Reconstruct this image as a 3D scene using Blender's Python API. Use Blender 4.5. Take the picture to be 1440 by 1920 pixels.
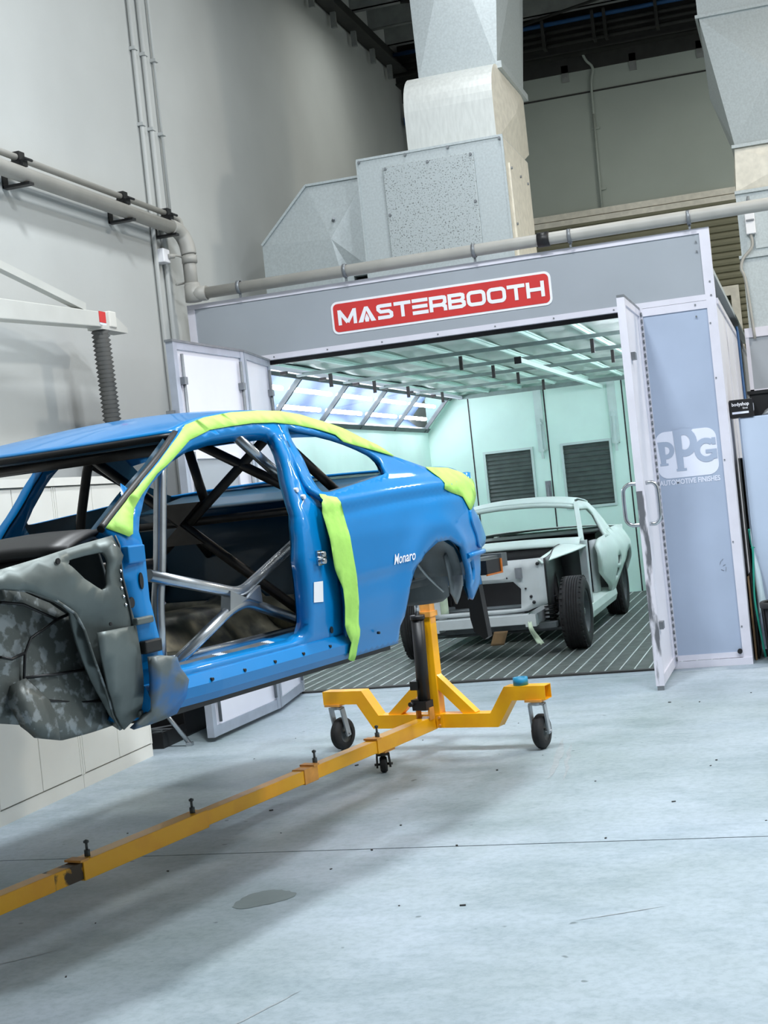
import bpy, bmesh, math, random
from mathutils import Vector, Matrix
from mathutils.geometry import delaunay_2d_cdt
random.seed(7)
scene = bpy.context.scene
for o in list(bpy.data.objects):
    bpy.data.objects.remove(o)
C = scene.collection
PI = math.pi

# ------------------------------------------------------------------ camera
FPX, YAW, PITCH, ROLL = 2666.17, 0.2883, -0.0113, -0.1056
cam = bpy.data.cameras.new('camera')
cam.sensor_fit = 'VERTICAL'
cam.sensor_height = 24.0
cam.lens = FPX / 1920.0 * 24.0
cam.clip_end = 200
co = bpy.data.objects.new('camera', cam)
C.objects.link(co)
fw = Vector((-math.sin(YAW) * math.cos(PITCH), math.cos(YAW) * math.cos(PITCH), math.sin(PITCH)))
r0 = Vector((math.cos(YAW), math.sin(YAW), 0))
u0 = r0.cross(fw)
rt = math.cos(ROLL) * r0 + math.sin(ROLL) * u0
up = -math.sin(ROLL) * r0 + math.cos(ROLL) * u0
M = Matrix(((rt.x, up.x, -fw.x, 0.4861), (rt.y, up.y, -fw.y, -10.6436), (rt.z, up.z, -fw.z, 1.5), (0, 0, 0, 1)))
co.matrix_world = M
scene.camera = co

# ------------------------------------------------------------------ world, lights, exposure
world = bpy.data.worlds.new('daylight')
scene.world = world
world.use_nodes = True
bg = world.node_tree.nodes['Background']
bg.inputs[0].default_value = (0.80, 0.90, 1.0, 1)
bg.inputs[1].default_value = 0.09


def area_light(name, loc, size, power, col, rot=(0, 0, 0)):
    l = bpy.data.lights.new(name, 'AREA')
    l.shape = 'RECTANGLE'
    l.size, l.size_y = size
    l.energy = power
    l.color = col
    ob = bpy.data.objects.new(name, l)
    ob.location = loc
    ob.rotation_euler = rot
    C.objects.link(ob)
    return ob


# high-bay lamps under the roof, with added fill lamps over rear and ducts
area_light('bay_and_fill_lamp', (-1.5, -5.0, 7.0), (0.7, 0.7), 380, (0.92, 0.97, 1.0))
area_light('bay_and_fill_lamp', (1.6, -5.4, 7.0), (0.7, 0.7), 330, (0.90, 0.95, 1.0))
area_light('bay_and_fill_lamp', (-2.9, 4.6, 6.9), (0.5, 0.5), 26, (0.96, 1.0, 0.96))  # fill lamp added to brighten the far left wall
area_light('bay_and_fill_lamp', (2.2, 5.2, 6.9), (0.7, 0.7), 75, (0.98, 1.0, 0.96))  # fill lamp added to brighten the back wall
area_light('bay_and_fill_lamp', (-1.4, 0.0, 7.0), (0.7, 0.7), 70, (0.95, 0.98, 1.0))  # fill lamp added to brighten the ducts
area_light('bay_and_fill_lamp', (4.4, 1.2, 7.0), (0.7, 0.7), 400, (1.0, 0.92, 0.80))
area_light('bay_and_fill_lamp', (4.6, -5.6, 7.0), (0.7, 0.7), 330, (0.88, 0.94, 1.0))

scene.view_settings.view_transform = 'Standard'
scene.view_settings.look = 'None'
scene.view_settings.gamma = 1.0
scene.view_settings.use_curve_mapping = False
scene.view_settings.exposure = -0.08


# ------------------------------------------------------------------ materials
def lin(c):
    return tuple(((v / 255) / 12.92 if v / 255 <= 0.04045 else (((v / 255) + 0.055) / 1.055) ** 2.4) for v in c) + (1,)


def mat(name, col, rough=0.5, metal=0.0, var=0.06, scale=6.0, bump=0.0, bscale=40.0, coat=0.0, col2=None, lo=0.35, hi=0.65, detail=6.0, spec=0.5, stretch=None):
    m = bpy.data.materials.new(name)
    m.use_nodes = True
    nt = m.node_tree
    b = nt.nodes['Principled BSDF']
    b.inputs['Roughness'].default_value = rough
    b.inputs['Metallic'].default_value = metal
    b.inputs['Coat Weight'].default_value = coat
    b.inputs['Coat Roughness'].default_value = 0.06
    b.inputs['Specular IOR Level'].default_value = spec
    base = lin(col)
    tc = nt.nodes.new('ShaderNodeTexCoord')
    src = tc.outputs['Object']
    if stretch:
        mp = nt.nodes.new('ShaderNodeMapping')
        mp.inputs['Scale'].default_value = stretch
        nt.links.new(src, mp.inputs['Vector'])
        src = mp.outputs['Vector']
    n = nt.nodes.new('ShaderNodeTexNoise')
    n.inputs['Scale'].default_value = scale
    n.inputs['Detail'].default_value = detail
    nt.links.new(src, n.inputs['Vector'])
    r = nt.nodes.new('ShaderNodeValToRGB')
    r.color_ramp.elements[0].position = lo
    r.color_ramp.elements[1].position = hi
    if col2 is None:
        r.color_ramp.elements[0].color = tuple(max(0, v * (1 - var)) for v in base[:3]) + (1,)
        r.color_ramp.elements[1].color = tuple(min(1, v * (1 + var)) for v in base[:3]) + (1,)
    else:
        r.color_ramp.elements[0].color = base
        r.color_ramp.elements[1].color = lin(col2)
    nt.links.new(n.outputs['Fac'], r.inputs['Fac'])
    nt.links.new(r.outputs['Color'], b.inputs['Base Color'])
    if bump > 0:
        n2 = nt.nodes.new('ShaderNodeTexNoise')
        n2.inputs['Scale'].default_value = bscale
        n2.inputs['Detail'].default_value = 4
        nt.links.new(src, n2.inputs['Vector'])
        bp = nt.nodes.new('ShaderNodeBump')
        bp.inputs['Strength'].default_value = bump
        bp.inputs['Distance'].default_value = 0.01
        nt.links.new(n2.outputs['Fac'], bp.inputs['Height'])
        nt.links.new(bp.outputs['Normal'], b.inputs['Normal'])
    return m


def emat(name, col, strength):
    m = bpy.data.materials.new(name)
    m.use_nodes = True
    nt = m.node_tree
    nt.nodes.remove(nt.nodes['Principled BSDF'])
    e = nt.nodes.new('ShaderNodeEmission')
    n = nt.nodes.new('ShaderNodeTexNoise')
    n.inputs['Scale'].default_value = 2
    mx = nt.nodes.new('ShaderNodeMixRGB')
    c = lin(col)
    mx.inputs[1].default_value = c
    mx.inputs[2].default_value = tuple(v * 0.97 for v in c[:3]) + (1,)
    nt.links.new(n.outputs['Fac'], mx.inputs[0])
    nt.links.new(mx.outputs[0], e.inputs[0])
    e.inputs[1].default_value = strength
    nt.links.new(e.outputs[0], nt.nodes['Material Output'].inputs[0])
    return m


def glassmat(name, tint, gloss=0.12):
    m = bpy.data.materials.new(name)
    m.use_nodes = True
    nt = m.node_tree
    nt.nodes.remove(nt.nodes['Principled BSDF'])
    t = nt.nodes.new('ShaderNodeBsdfTransparent')
    n = nt.nodes.new('ShaderNodeTexNoise')
    n.inputs['Scale'].default_value = 3
    mx = nt.nodes.new('ShaderNodeMixRGB')
    mx.inputs[1].default_value = lin(tint)
    mx.inputs[2].default_value = tuple(v * 0.96 for v in lin(tint)[:3]) + (1,)
    nt.links.new(n.outputs['Fac'], mx.inputs[0])
    nt.links.new(mx.outputs[0], t.inputs[0])
    g = nt.nodes.new('ShaderNodeBsdfGlossy')
    g.inputs['Roughness'].default_value = 0.03
    s = nt.nodes.new('ShaderNodeMixShader')
    s.inputs[0].default_value = gloss
    nt.links.new(t.outputs[0], s.inputs[1])
    nt.links.new(g.outputs[0], s.inputs[2])
    nt.links.new(s.outputs[0], nt.nodes['Material Output'].inputs[0])
    return m


MT = {}
MT['wall'] = mat('painted_tilt_panel', (188, 190, 188), 0.75, var=0.035, scale=1.2, bump=0.05, bscale=60)
MT['wall_back'] = mat('back_wall_panel', (172, 180, 172), 0.8, var=0.05, scale=1.0, bump=0.05, bscale=50)
MT['roof'] = mat('roof_sheet', (150, 158, 150), 0.8, var=0.08, scale=3)
MT['steel_dark'] = mat('dark_painted_steel', (48, 48, 46), 0.6, var=0.15, scale=8)
MT['purlin'] = mat('galvanised_purlin', (150, 152, 150), 0.5, 0.3, var=0.1, scale=8)
MT['roller'] = mat('roller_door_slat', (128, 126, 104), 0.6, var=0.06, scale=5)
MT['booth_grey'] = mat('booth_panel_grey', (160, 166, 173), 0.42, var=0.03, scale=2.0)
MT['booth_blue'] = mat('booth_panel_blue_grey', (166, 179, 200), 0.42, var=0.04, scale=2.2)
MT['alu'] = mat('white_aluminium_trim', (224, 222, 232), 0.38, 0.1, var=0.04, scale=5)
MT['alu_worn'] = mat('worn_door_edge', (222, 220, 230), 0.45, 0.1, col2=(104, 106, 112), lo=0.47, hi=0.56, scale=14, stretch=(1, 1, 0.22))
MT['alu_dark'] = mat('dull_aluminium', (130, 134, 138), 0.45, 0.5, var=0.15, scale=9)
MT['booth_in'] = mat('booth_interior_tinted', (204, 236, 224), 0.5, var=0.06, scale=1.5)  # white interior with the green cast of its light mixed into the colour
MT['leaf_in'] = mat('door_leaf_white', (226, 226, 236), 0.4, var=0.03, scale=2)
MT['filter'] = mat('ceiling_filter_fabric', (210, 222, 215), 0.85, var=0.07, scale=4, bump=0.15, bscale=80)
MT['rail'] = mat('galvanised_rail', (120, 138, 134), 0.5, 0.4, var=0.15, scale=10)
MT['galv'] = mat('galvanised_sheet', (186, 194, 196), 0.5, 0.3, var=0.07, scale=55, bump=0.03, bscale=90, detail=8)
MT['galv_spk'] = mat('speckled_galvanised_hatch', (184, 192, 194), 0.55, 0.4, col2=(105, 108, 106), lo=0.555, hi=0.66, scale=85, detail=4)
MT['galv_cream'] = mat('cream_and_warm_lit_sheet', (226, 221, 208), 0.5, 0.2, var=0.08, scale=14)  # cream steel, and galvanised duct sides with warm light put into the colour
MT['pvc'] = mat('grey_plastic_pipe', (168, 166, 160), 0.45, var=0.06, scale=6)
MT['black'] = mat('black_plastic', (20, 20, 22), 0.45, var=0.2, scale=10)
MT['rubber'] = mat('rubber', (30, 30, 31), 0.75, var=0.25, scale=18, bump=0.1)
MT['red'] = mat('red_sign_vinyl', (206, 52, 50), 0.45, var=0.05, scale=4)
MT['white'] = mat('white_vinyl', (240, 240, 244), 0.45, var=0.02, scale=4)
MT['logo_white'] = mat('pale_logo_vinyl', (226, 230, 244), 0.45, var=0.02, scale=4)
MT['cab'] = mat('cream_cabinet_laminate', (222, 220, 212), 0.45, var=0.03, scale=3)
MT['yellow'] = mat('yellow_enamel', (252, 182, 8), 0.42, col2=(236, 154, 12), lo=0.5, hi=0.85, scale=5, coat=0.1)
MT['yellow_worn'] = mat('scuffed_yellow_enamel', (244, 174, 16), 0.5, col2=(58, 40, 14), lo=0.44, hi=0.52, scale=12)
MT['tan'] = mat('bare_weld_plate', (226, 158, 72), 0.55, var=0.15, scale=12)
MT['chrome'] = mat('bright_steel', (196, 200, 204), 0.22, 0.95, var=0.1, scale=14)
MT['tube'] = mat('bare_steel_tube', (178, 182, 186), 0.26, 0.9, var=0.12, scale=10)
MT['tube_dark'] = mat('shaded_steel_tube', (70, 66, 62), 0.45, 0.55, var=0.2, scale=9)  # same cage steel, darkened to carry the shade inside the shell
MT['blue'] = mat('blue_car_paint', (0, 122, 190), 0.36, var=0.03, scale=3, coat=0.55, spec=0.2)
MT['blue_in'] = mat('blue_inner_shade', (10, 60, 82), 0.45, var=0.12, scale=5, coat=0.2)  # darker copy of the body blue; interior shade put into the colour
MT['tape'] = mat('green_masking_tape', (174, 228, 106), 0.65, var=0.09, scale=9, bump=0.25, bscale=30)
MT['bare'] = mat('bare_grey_panel', (104, 112, 110), 0.42, 0.45, var=0.16, scale=6)
MT['patch'] = mat('patchy_seam_sealed_steel', (92, 97, 94), 0.40, 0.25, col2=(138, 145, 147), lo=0.52, hi=0.60, scale=24, detail=5, bump=0.2, bscale=25)
MT['floorpan'] = mat('stripped_floor_pan', (124, 120, 102), 0.35, 0.4, col2=(62, 64, 60), lo=0.42, hi=0.6, scale=6, bump=0.2, bscale=20)
MT['blue_bare'] = mat('blue_rubbed_to_metal', (0, 112, 186), 0.4, 0.1, col2=(104, 112, 112), lo=0.42, hi=0.6, scale=5)
MT['galv_warm'] = mat('galvanised_elbow_skin', (206, 209, 206), 0.5, 0.25, var=0.06, scale=40, stretch=(1, 1, 0.2))
MT['booth_frame'] = mat('booth_window_frame', (188, 210, 204), 0.45, 0.2, var=0.06, scale=6)
MT['liner'] = mat('grey_arch_liner', (118, 124, 126), 0.5, 0.1, var=0.15, scale=8)
MT['arm'] = mat('light_grey_enamel', (196, 196, 190), 0.45, var=0.04, scale=4)
MT['hose'] = mat('corrugated_hose', (84, 84, 82), 0.6, var=0.1, scale=8)
MT['alu_leaf'] = mat('dull_aluminium_stile', (170, 176, 188), 0.4, 0.35, var=0.08, scale=7)
MT['divider'] = mat('light_bank_divider', (74, 84, 84), 0.5, 0.2, var=0.1, scale=8)
MT['caster_fork'] = mat('zinc_caster_fork', (176, 182, 188), 0.4, 0.4, var=0.1, scale=12)
MT['tyre_mark'] = mat('rubbed_tyre_mark', (150, 158, 162), 0.55, var=0.1, scale=20)
MT['scuff'] = mat('brushed_scuff_plate', (206, 211, 215), 0.4, 0.2, var=0.08, scale=60)
MT['under'] = mat('dark_underbody', (78, 84, 86), 0.6, 0.1, var=0.2, scale=8)
MT['bluetape'] = mat('blue_tape_roll', (18, 128, 168), 0.5, var=0.08, scale=10)
MT['primer'] = mat('pale_green_primer', (212, 228, 220), 0.5, var=0.05, scale=4)
MT['primer_grey'] = mat('grey_white_primer', (186, 192, 192), 0.5, var=0.06, scale=6)
MT['glass'] = glassmat('light_bank_glass', (236, 246, 252), 0.10)
MT['pane'] = mat('dark_mesh_window', (72, 84, 80), 0.35, var=0.15, scale=9)
MT['lamp'] = emat('fluorescent_tube', (255, 240, 246), 52.0)
MT['reflector'] = mat('light_bank_reflector', (78, 100, 130), 0.8, var=0.03, scale=2)
MT['grate'] = mat('grating_bar', (214, 220, 218), 0.5, 0.3, var=0.12, scale=8)
MT['grate_dark'] = mat('grating_mesh', (104, 112, 108), 0.6, 0.2, var=0.2, scale=10)
MT['pit'] = mat('pit_floor', (20, 22, 22), 0.9, var=0.2, scale=5)
MT['locker'] = mat('pale_blue_locker', (186, 200, 220), 0.45, var=0.03, scale=2)
MT['cardboard'] = mat('brown_board', (120, 96, 66), 0.8, var=0.15, scale=8)
MT['plastic_film'] = mat('clear_plastic_sheet', (196, 214, 220), 0.3, var=0.08, scale=6)
MT['green_rope'] = mat('teal_tie', (30, 150, 128), 0.6, var=0.1, scale=10)
MT['orange'] = mat('amber_paint_edge', (176, 96, 22), 0.4, var=0.1, scale=10)
MT['paper'] = mat('masking_paper', (190, 206, 180), 0.7, var=0.1, scale=10)
MT['hose_blue'] = mat('blue_air_hose', (40, 84, 132), 0.5, var=0.1, scale=8)


def concrete():
    m = mat('polished_concrete', (176, 188, 200), 0.55, var=0.0, scale=1)
    nt = m.node_tree
    b = nt.nodes['Principled BSDF']
    tc = nt.nodes.new('ShaderNodeTexCoord')

    def noise(scale, detail, rough=0.5, st=None):
        n = nt.nodes.new('ShaderNodeTexNoise')
        n.inputs['Scale'].default_value = scale
        n.inputs['Detail'].default_value = detail
        n.inputs['Roughness'].default_value = rough
        if st:
            mp = nt.nodes.new('ShaderNodeMapping')
            mp.inputs['Scale'].default_value = st
            mp.inputs['Rotation'].default_value = (0, 0, 0.6)
            nt.links.new(tc.outputs['Object'], mp.inputs['Vector'])
            nt.links.new(mp.outputs['Vector'], n.inputs['Vector'])
        else:
            nt.links.new(tc.outputs['Object'], n.inputs['Vector'])
        return n

    def ramp(n, p0, c0, p1, c1):
        r = nt.nodes.new('ShaderNodeValToRGB')
        r.color_ramp.elements[0].position = p0
        r.color_ramp.elements[0].color = c0
        r.color_ramp.elements[1].position = p1
        r.color_ramp.elements[1].color = c1
        nt.links.new(n.outputs['Fac'], r.inputs['Fac'])
        return r

    def mul(a, bb, f=1.0):
        x = nt.nodes.new('ShaderNodeMixRGB')
        x.blend_type = 'MULTIPLY'
        x.inputs[0].default_value = f
        nt.links.new(a, x.inputs[1])
        nt.links.new(bb, x.inputs[2])
        return x.outputs[0]
    a = ramp(noise(0.7, 8, 0.6), 0.3, lin((144, 158, 161)), 0.7, lin((176, 188, 200)))
    s = ramp(noise(1.3, 10, 0.72, (1, 1.8, 1)), 0.38, (0.62, 0.68, 0.68, 1), 0.54, (1, 1, 1, 1))
    f = ramp(noise(28, 6, 0.7), 0.34, (0.70, 0.73, 0.73, 1), 0.56, (1, 1, 1, 1))
    d = ramp(noise(9, 2, 0.5), 0.245, (0.35, 0.38, 0.36, 1), 0.27, (1, 1, 1, 1))
    o = mul(mul(mul(a.outputs[0], s.outputs[0], 0.55), f.outputs[0], 0.6), d.outputs[0], 0.8)
    nt.links.new(o, b.inputs['Base Color'])
    rr = ramp(noise(1.6, 6), 0.3, (0.42, 0.42, 0.42, 1), 0.7, (0.62, 0.62, 0.62, 1))
    nt.links.new(rr.outputs[0], b.inputs['Roughness'])
    return m


MT['concrete'] = concrete()
MT['stain'] = mat('oil_stain', (112, 124, 124), 0.5, var=0.06, scale=10)


# ------------------------------------------------------------------ mesh helpers
class MB:
    """collects geometry; build() links it as ONE mesh object"""

    def __init__(s):
        s.v, s.f, s.sm = [], [], []

    def add(s, vs, fs, smooth=False):
        o = len(s.v)
        s.v += [tuple(v) for v in vs]
        s.f += [tuple(i + o for i in f) for f in fs]
        s.sm += [smooth] * len(fs)
        return s

    def box(s, c, d, m=None):
        hx, hy, hz = d[0] / 2, d[1] / 2, d[2] / 2
        vs = [Vector((x, y, z)) for x in (-hx, hx) for y in (-hy, hy) for z in (-hz, hz)]
        if m is not None:
            vs = [m @ v for v in vs]
        vs = [v + Vector(c) for v in vs]
        return s.add(vs, [(0, 1, 3, 2), (4, 6, 7, 5), (0, 4, 5, 1), (2, 3, 7, 6), (0, 2, 6, 4), (1, 5, 7, 3)])

    def span(s, a, b):
        a, b = Vector(a), Vector(b)
        return s.box((a + b) / 2, b - a)

    def bar(s, a, b, w, h, upv=(0, 0, 1)):
        """rectangular bar from a to b, w across, h along up"""
        a, b = Vector(a), Vector(b)
        d = (b - a).normalized()
        u = Vector(upv)
        if abs(d.dot(u)) > 0.99:
            u = Vector((0, 1, 0))
        x = d.cross(u).normalized()
        u = x.cross(d)
        vs = []
        for p in (a, b):
            for i, j in ((-1, -1), (1, -1), (1, 1), (-1, 1)):
                vs.append(p + x * i * w / 2 + u * j * h / 2)
        return s.add(vs, [(3, 2, 1, 0), (4, 5, 6, 7), (0, 1, 5, 4), (1, 2, 6, 5), (2, 3, 7, 6), (3, 0, 4, 7)])

    def tube(s, pts, r, n=12, caps=True):
        pts = [Vector(p) for p in pts]
        vs, fs = [], []
        ref = None
        rs = r if isinstance(r, (list, tuple)) else [r] * len(pts)
        for i, p in enumerate(pts):
            d = (pts[min(i + 1, len(pts) - 1)] - pts[max(i - 1, 0)]).normalized()
            if ref is None:
                ref = d.orthogonal().normalized()
            else:
                ref = (ref - d * ref.dot(d)).normalized()
            b = d.cross(ref)
            for k in range(n):
                a = 2 * PI * k / n
                vs.append(p + (ref * math.cos(a) + b * math.sin(a)) * rs[i])
        for i in range(len(pts) - 1):
            for k in range(n):
                k2 = (k + 1) % n
                fs.append((i * n + k, i * n + k2, (i + 1) * n + k2, (i + 1) * n + k))
        s.add(vs, fs, True)
        if caps:
            o = len(s.v) - len(vs)
            s.f += [tuple(o + k for k in range(n))[::-1], tuple(o + (len(pts) - 1) * n + k for k in range(n))]
            s.sm += [False, False]
        return s

    def lathe(s, prof, c, axis='z', n=24, m=None):
        """prof = [(r, h)...] around axis"""
        vs, fs = [], []
        for r, h in prof:
            for k in range(n):
                a = 2 * PI * k / n
                p = (r * math.cos(a), r * math.sin(a), h)
                if axis == 'y':
                    p = (p[0], p[2], p[1])
                elif axis == 'x':
                    p = (p[2], p[0], p[1])
                v = Vector(p)
                if m is not None:
                    v = m @ v
                vs.append(v + Vector(c))
        for i in range(len(prof) - 1):
            for k in range(n):
                k2 = (k + 1) % n
                q = (i * n + k, i * n + k2, (i + 1) * n + k2, (i + 1) * n + k)
                fs.append(q if axis != 'y' else q[::-1])
        return s.add(vs, fs, True)

    def prism(s, poly, fn, t0, t1):
        """poly (a,b) extruded: fn(a,b,t) -> point"""
        n = len(poly)
        vs = [fn(a, b, t0) for a, b in poly] + [fn(a, b, t1) for a, b in poly]
        fs = [tuple(range(n))[::-1], tuple(range(n, 2 * n))] + [(i, (i + 1) % n, n + (i + 1) % n, n + i) for i in range(n)]
        return s.add(vs, fs)

    def grid(s, fn, nu, nv, smooth=True, flip=False):
        vs = [fn(i / nu, j / nv) for i in range(nu + 1) for j in range(nv + 1)]
        fs = []
        for i in range(nu):
            for j in range(nv):
                a = i * (nv + 1) + j
                q = (a, a + nv + 1, a + nv + 2, a + 1)
                fs.append(q[::-1] if flip else q)
        return s.add(vs, fs, smooth)

    def build(s, name, m, parent=None, solid=0.0, offset=0.0, bevel=0.0, fix=True):
        me = bpy.data.meshes.new(name)
        me.from_pydata(s.v, [], s.f)
        me.polygons.foreach_set('use_smooth', s.sm)
        if fix:
            bm = bmesh.new()
            bm.from_mesh(me)
            bmesh.ops.recalc_face_normals(bm, faces=bm.faces)
            bm.to_mesh(me)
            bm.free()
        me.materials.append(MT[m] if isinstance(m, str) else m)
        me.update()
        return link(name, me, parent, solid, offset, bevel)


def link(name, me, parent=None, solid=0.0, offset=0.0, bevel=0.0):
    o = bpy.data.objects.new(name, me)
    C.objects.link(o)
    o.parent = parent
    if bevel:
        b = o.modifiers.new('bevel', 'BEVEL')
        b.width = bevel
        b.segments = 2
        b.limit_method = 'ANGLE'
    if solid:
        b = o.modifiers.new('solidify', 'SOLIDIFY')
        b.thickness = solid
        b.offset = offset
    return o


def tag(o, label, cat, group=None, kind=None):
    o['label'] = label
    o['category'] = cat
    if group:
        o['group'] = group
    if kind:
        o['kind'] = kind
    return o


def thing(name, label, cat, loc=(0, 0, 0), rotz=0, group=None):
    o = bpy.data.objects.new(name, None)
    C.objects.link(o)
    o.location = loc
    o.rotation_euler = (0, 0, rotz)
    o.empty_display_size = 0.1
    return tag(o, label, cat, group)


def struct(o, label=None):
    o['kind'] = 'structure'
    if label:
        o['label'] = label
    return o


def crom(pts, k=4, closed=True):
    """Catmull-Rom smoothing of a 2D or 3D polyline"""
    n = len(pts)
    P = [Vector(p) for p in pts]
    out = []
    for i in range(n if closed else n - 1):
        if closed:
            a, b, c, d = P[i - 1], P[i], P[(i + 1) % n], P[(i + 2) % n]
        else:
            a, b, c, d = P[max(i - 1, 0)], P[i], P[i + 1], P[min(i + 2, n - 1)]
        for j in range(k):
            t = j / k
            out.append(tuple(0.5 * ((2 * b) + (c - a) * t + (2 * a - 5 * b + 4 * c - d) * t * t + (3 * b - a - 3 * c + d) * t ** 3)))
    if not closed:
        out.append(tuple(P[-1]))
    return out


def inside(p, poly):
    x, y = p
    r = False
    j = len(poly) - 1
    for i in range(len(poly)):
        xi, yi = poly[i]
        xj, yj = poly[j]
        if (yi > y) != (yj > y) and x < (xj - xi) * (y - yi) / (yj - yi) + xi:
            r = not r
        j = i
    return r


def dense(poly, step):
    out = []
    n = len(poly)
    for i in range(n):
        a, b = Vector(poly[i]), Vector(poly[(i + 1) % n])
        k = max(1, int(math.ceil((b - a).length / step)))
        for j in range(k):
            out.append(tuple(a + (b - a) * j / k))
    return out


def cdt(outline, holes, step):
    """triangulated 2D sheet with holes -> (verts2d, tris)"""
    loops = [dense(outline, step)] + [dense(h, step) for h in holes]
    vs, es = [], []
    for lp in loops:
        o = len(vs)
        vs += [Vector(p) for p in lp]
        es += [(o + i, o + (i + 1) % len(lp)) for i in range(len(lp))]
    bnd = list(vs)
    xs = [p[0] for p in outline]
    ys = [p[1] for p in outline]
    x = min(xs) + step / 2
    r = 0
    while x < max(xs):
        y = min(ys) + (step / 2 if r % 2 else step)
        while y < max(ys):
            if inside((x, y), outline) and not any(inside((x, y), h) for h in holes):
                q = Vector((x, y))
                if min((q - b).length_squared for b in bnd) > (0.45 * step) ** 2:
                    vs.append(q)
            y += step
        x += step
        r += 1
    v2, e2, f2, *_ = delaunay_2d_cdt(vs, es, [], 0, 1e-5)
    tr = []
    for f in f2:
        c = sum((v2[i] for i in f), Vector((0, 0))) / 3
        if inside(c, outline) and not any(inside(c, h) for h in holes):
            tr.append(tuple(f))
    return v2, tr


def sheet(name, outline, holes, step, fn, m, parent, solid=0.0, offset=-1.0, flip=False, smooth=True):
    v2, tr = cdt(outline, holes, step)
    b = MB()
    vs = [fn(p[0], p[1]) for p in v2]
    b.add(vs, [t[::-1] for t in tr] if flip else tr, smooth)
    o = b.build(name, m, parent, solid, offset, fix=False)
    return o


def text_polys(txt, size, shear=0.0, offset=0.0, res=3):
    cu = bpy.data.curves.new('lettering', 'FONT')
    cu.body = txt
    cu.size = size
    cu.shear = shear
    cu.offset = offset
    cu.resolution_u = res
    ob = bpy.data.objects.new('lettering', cu)
    C.objects.link(ob)
    dg = bpy.context.evaluated_depsgraph_get()
    dg.update()
    me = bpy.data.meshes.new_from_object(ob.evaluated_get(dg))
    vs = [(v.co.x, v.co.y) for v in me.vertices]
    fs = [tuple(p.vertices) for p in me.polygons]
    bpy.data.objects.remove(ob)
    bpy.data.curves.remove(cu)
    bpy.data.meshes.remove(me)
    return vs, fs


def lettering(name, txt, size, fn, m, parent, shear=0.0, offset=0.0, width=None):
    vs, fs = text_polys(txt, size, shear, offset)
    x0 = min(v[0] for v in vs)
    x1 = max(v[0] for v in vs)
    k = 1.0 if width is None else width / (x1 - x0)
    b = MB()
    b.add([fn((v[0] - x0) * k, v[1]) for v in vs], fs)
    return b.build(name, m, parent, fix=False)


def rrect(w, h, r, n=6):
    out = []
    for cx, cy, a0 in ((w / 2 - r, h / 2 - r, 0), (-w / 2 + r, h / 2 - r, 90), (-w / 2 + r, -h / 2 + r, 180), (w / 2 - r, -h / 2 + r, 270)):
        for k in range(n + 1):
            a = math.radians(a0 + 90 * k / n)
            out.append((cx + r * math.cos(a), cy + r * math.sin(a)))
    return out


# ================================================================== THE ROOM
XW, YB = -4.25, 8.30      # left wall face, back wall face
fl = struct(MB().span((XW - 0.2, -14, -0.35), (7.2, YB + 0.2, -0.30)).build('floor', 'pit'))
# concrete slabs with open saw-cut joints; the pit under the booth grating stays open
SLABS = [((XW, -14), (7, -4.877)), ((XW, -4.867), (7, -0.205)), ((XW, -0.197), (7, -0.02)),
         ((XW, -0.02), (-4.08, YB)), ((-0.10, -0.02), (7, YB)), ((-4.08, 7.02), (-0.10, YB))]
for (x0, y0), (x1, y1) in SLABS:
    MB().span((x0, y0, -0.30), (x1, y1, 0.0)).build('concrete_slab', 'concrete', fl)
# old stain on the slab
rnd = random.Random(3)
st = []
for k in range(40):
    a = 2 * PI * k / 40
    r = 1 + 0.10 * math.sin(3 * a + 1) + 0.05 * rnd.uniform(-1, 1)
    st.append((-1.665 + 0.105 * r * math.cos(a) + 0.03 * math.sin(a), -5.565 + 0.115 * r * math.sin(a)))
b = MB()
b.add([(x, y, 0.0012) for x, y in st], [tuple(range(40))])
b.build('floor_stain', 'stain', fl, fix=False)

for (xa, ya), (xb, yb), w_ in (((-0.88, -3.62), (-0.98, -2.55), 0.05), ((-0.80, -3.66), (-0.92, -2.7), 0.03), ((-1.30, -6.9), (-1.16, -6.55), 0.012), ((-2.5, -6.4), (-2.2, -6.1), 0.01), ((-0.4, -5.9), (-0.1, -5.75), 0.01)):
    b = MB()
    d_ = Vector((xb - xa, yb - ya, 0))
    n_ = Vector((-d_.y, d_.x, 0)).normalized()
    pts_ = [Vector((xa, ya, 0.0013)) + d_ * (q / 10) + n_ * (w_ * 0.25 * rnd.uniform(-1, 1)) for q in range(11)]
    ws_ = [w_ / 2 * math.sin(PI * (q + 0.4) / 10.8) * rnd.uniform(0.5, 1) for q in range(11)]
    b.add([p - n_ * h_ for p, h_ in zip(pts_, ws_)] + [p + n_ * h_ for p, h_ in zip(pts_, ws_)], [(q, q + 1, q + 12, q + 11) for q in range(10)])
    b.build('tyre_mark', 'tyre_mark', fl, fix=False)
b = MB()
for q in range(46):
    x_, y_ = rnd.uniform(-2.9, 0.6), rnd.uniform(-7.6, -1.0)
    s_ = rnd.uniform(0.003, 0.009)
    a_ = rnd.uniform(0, PI)
    b.box((x_, y_, s_ * 0.3), (s_ * rnd.uniform(1, 3), s_, s_ * 0.6), Matrix.Rotation(a_, 3, 'Z'))
db = b.build('floor_debris', 'steel_dark', fl)
db['kind'] = 'stuff'

wl = struct(MB().span((XW - 0.2, -14, -0.3), (XW, YB + 0.2, 7.8)).build('wall_left', 'wall'))
wb = struct(MB().span((XW, YB, -0.3), (7.2, YB + 0.2, 6.80)).build('wall_back', 'wall_back'))
wr = struct(MB().span((7.0, -9.0, -0.3), (7.2, YB, 7.8)).build('wall_right', 'wall'))
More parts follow.
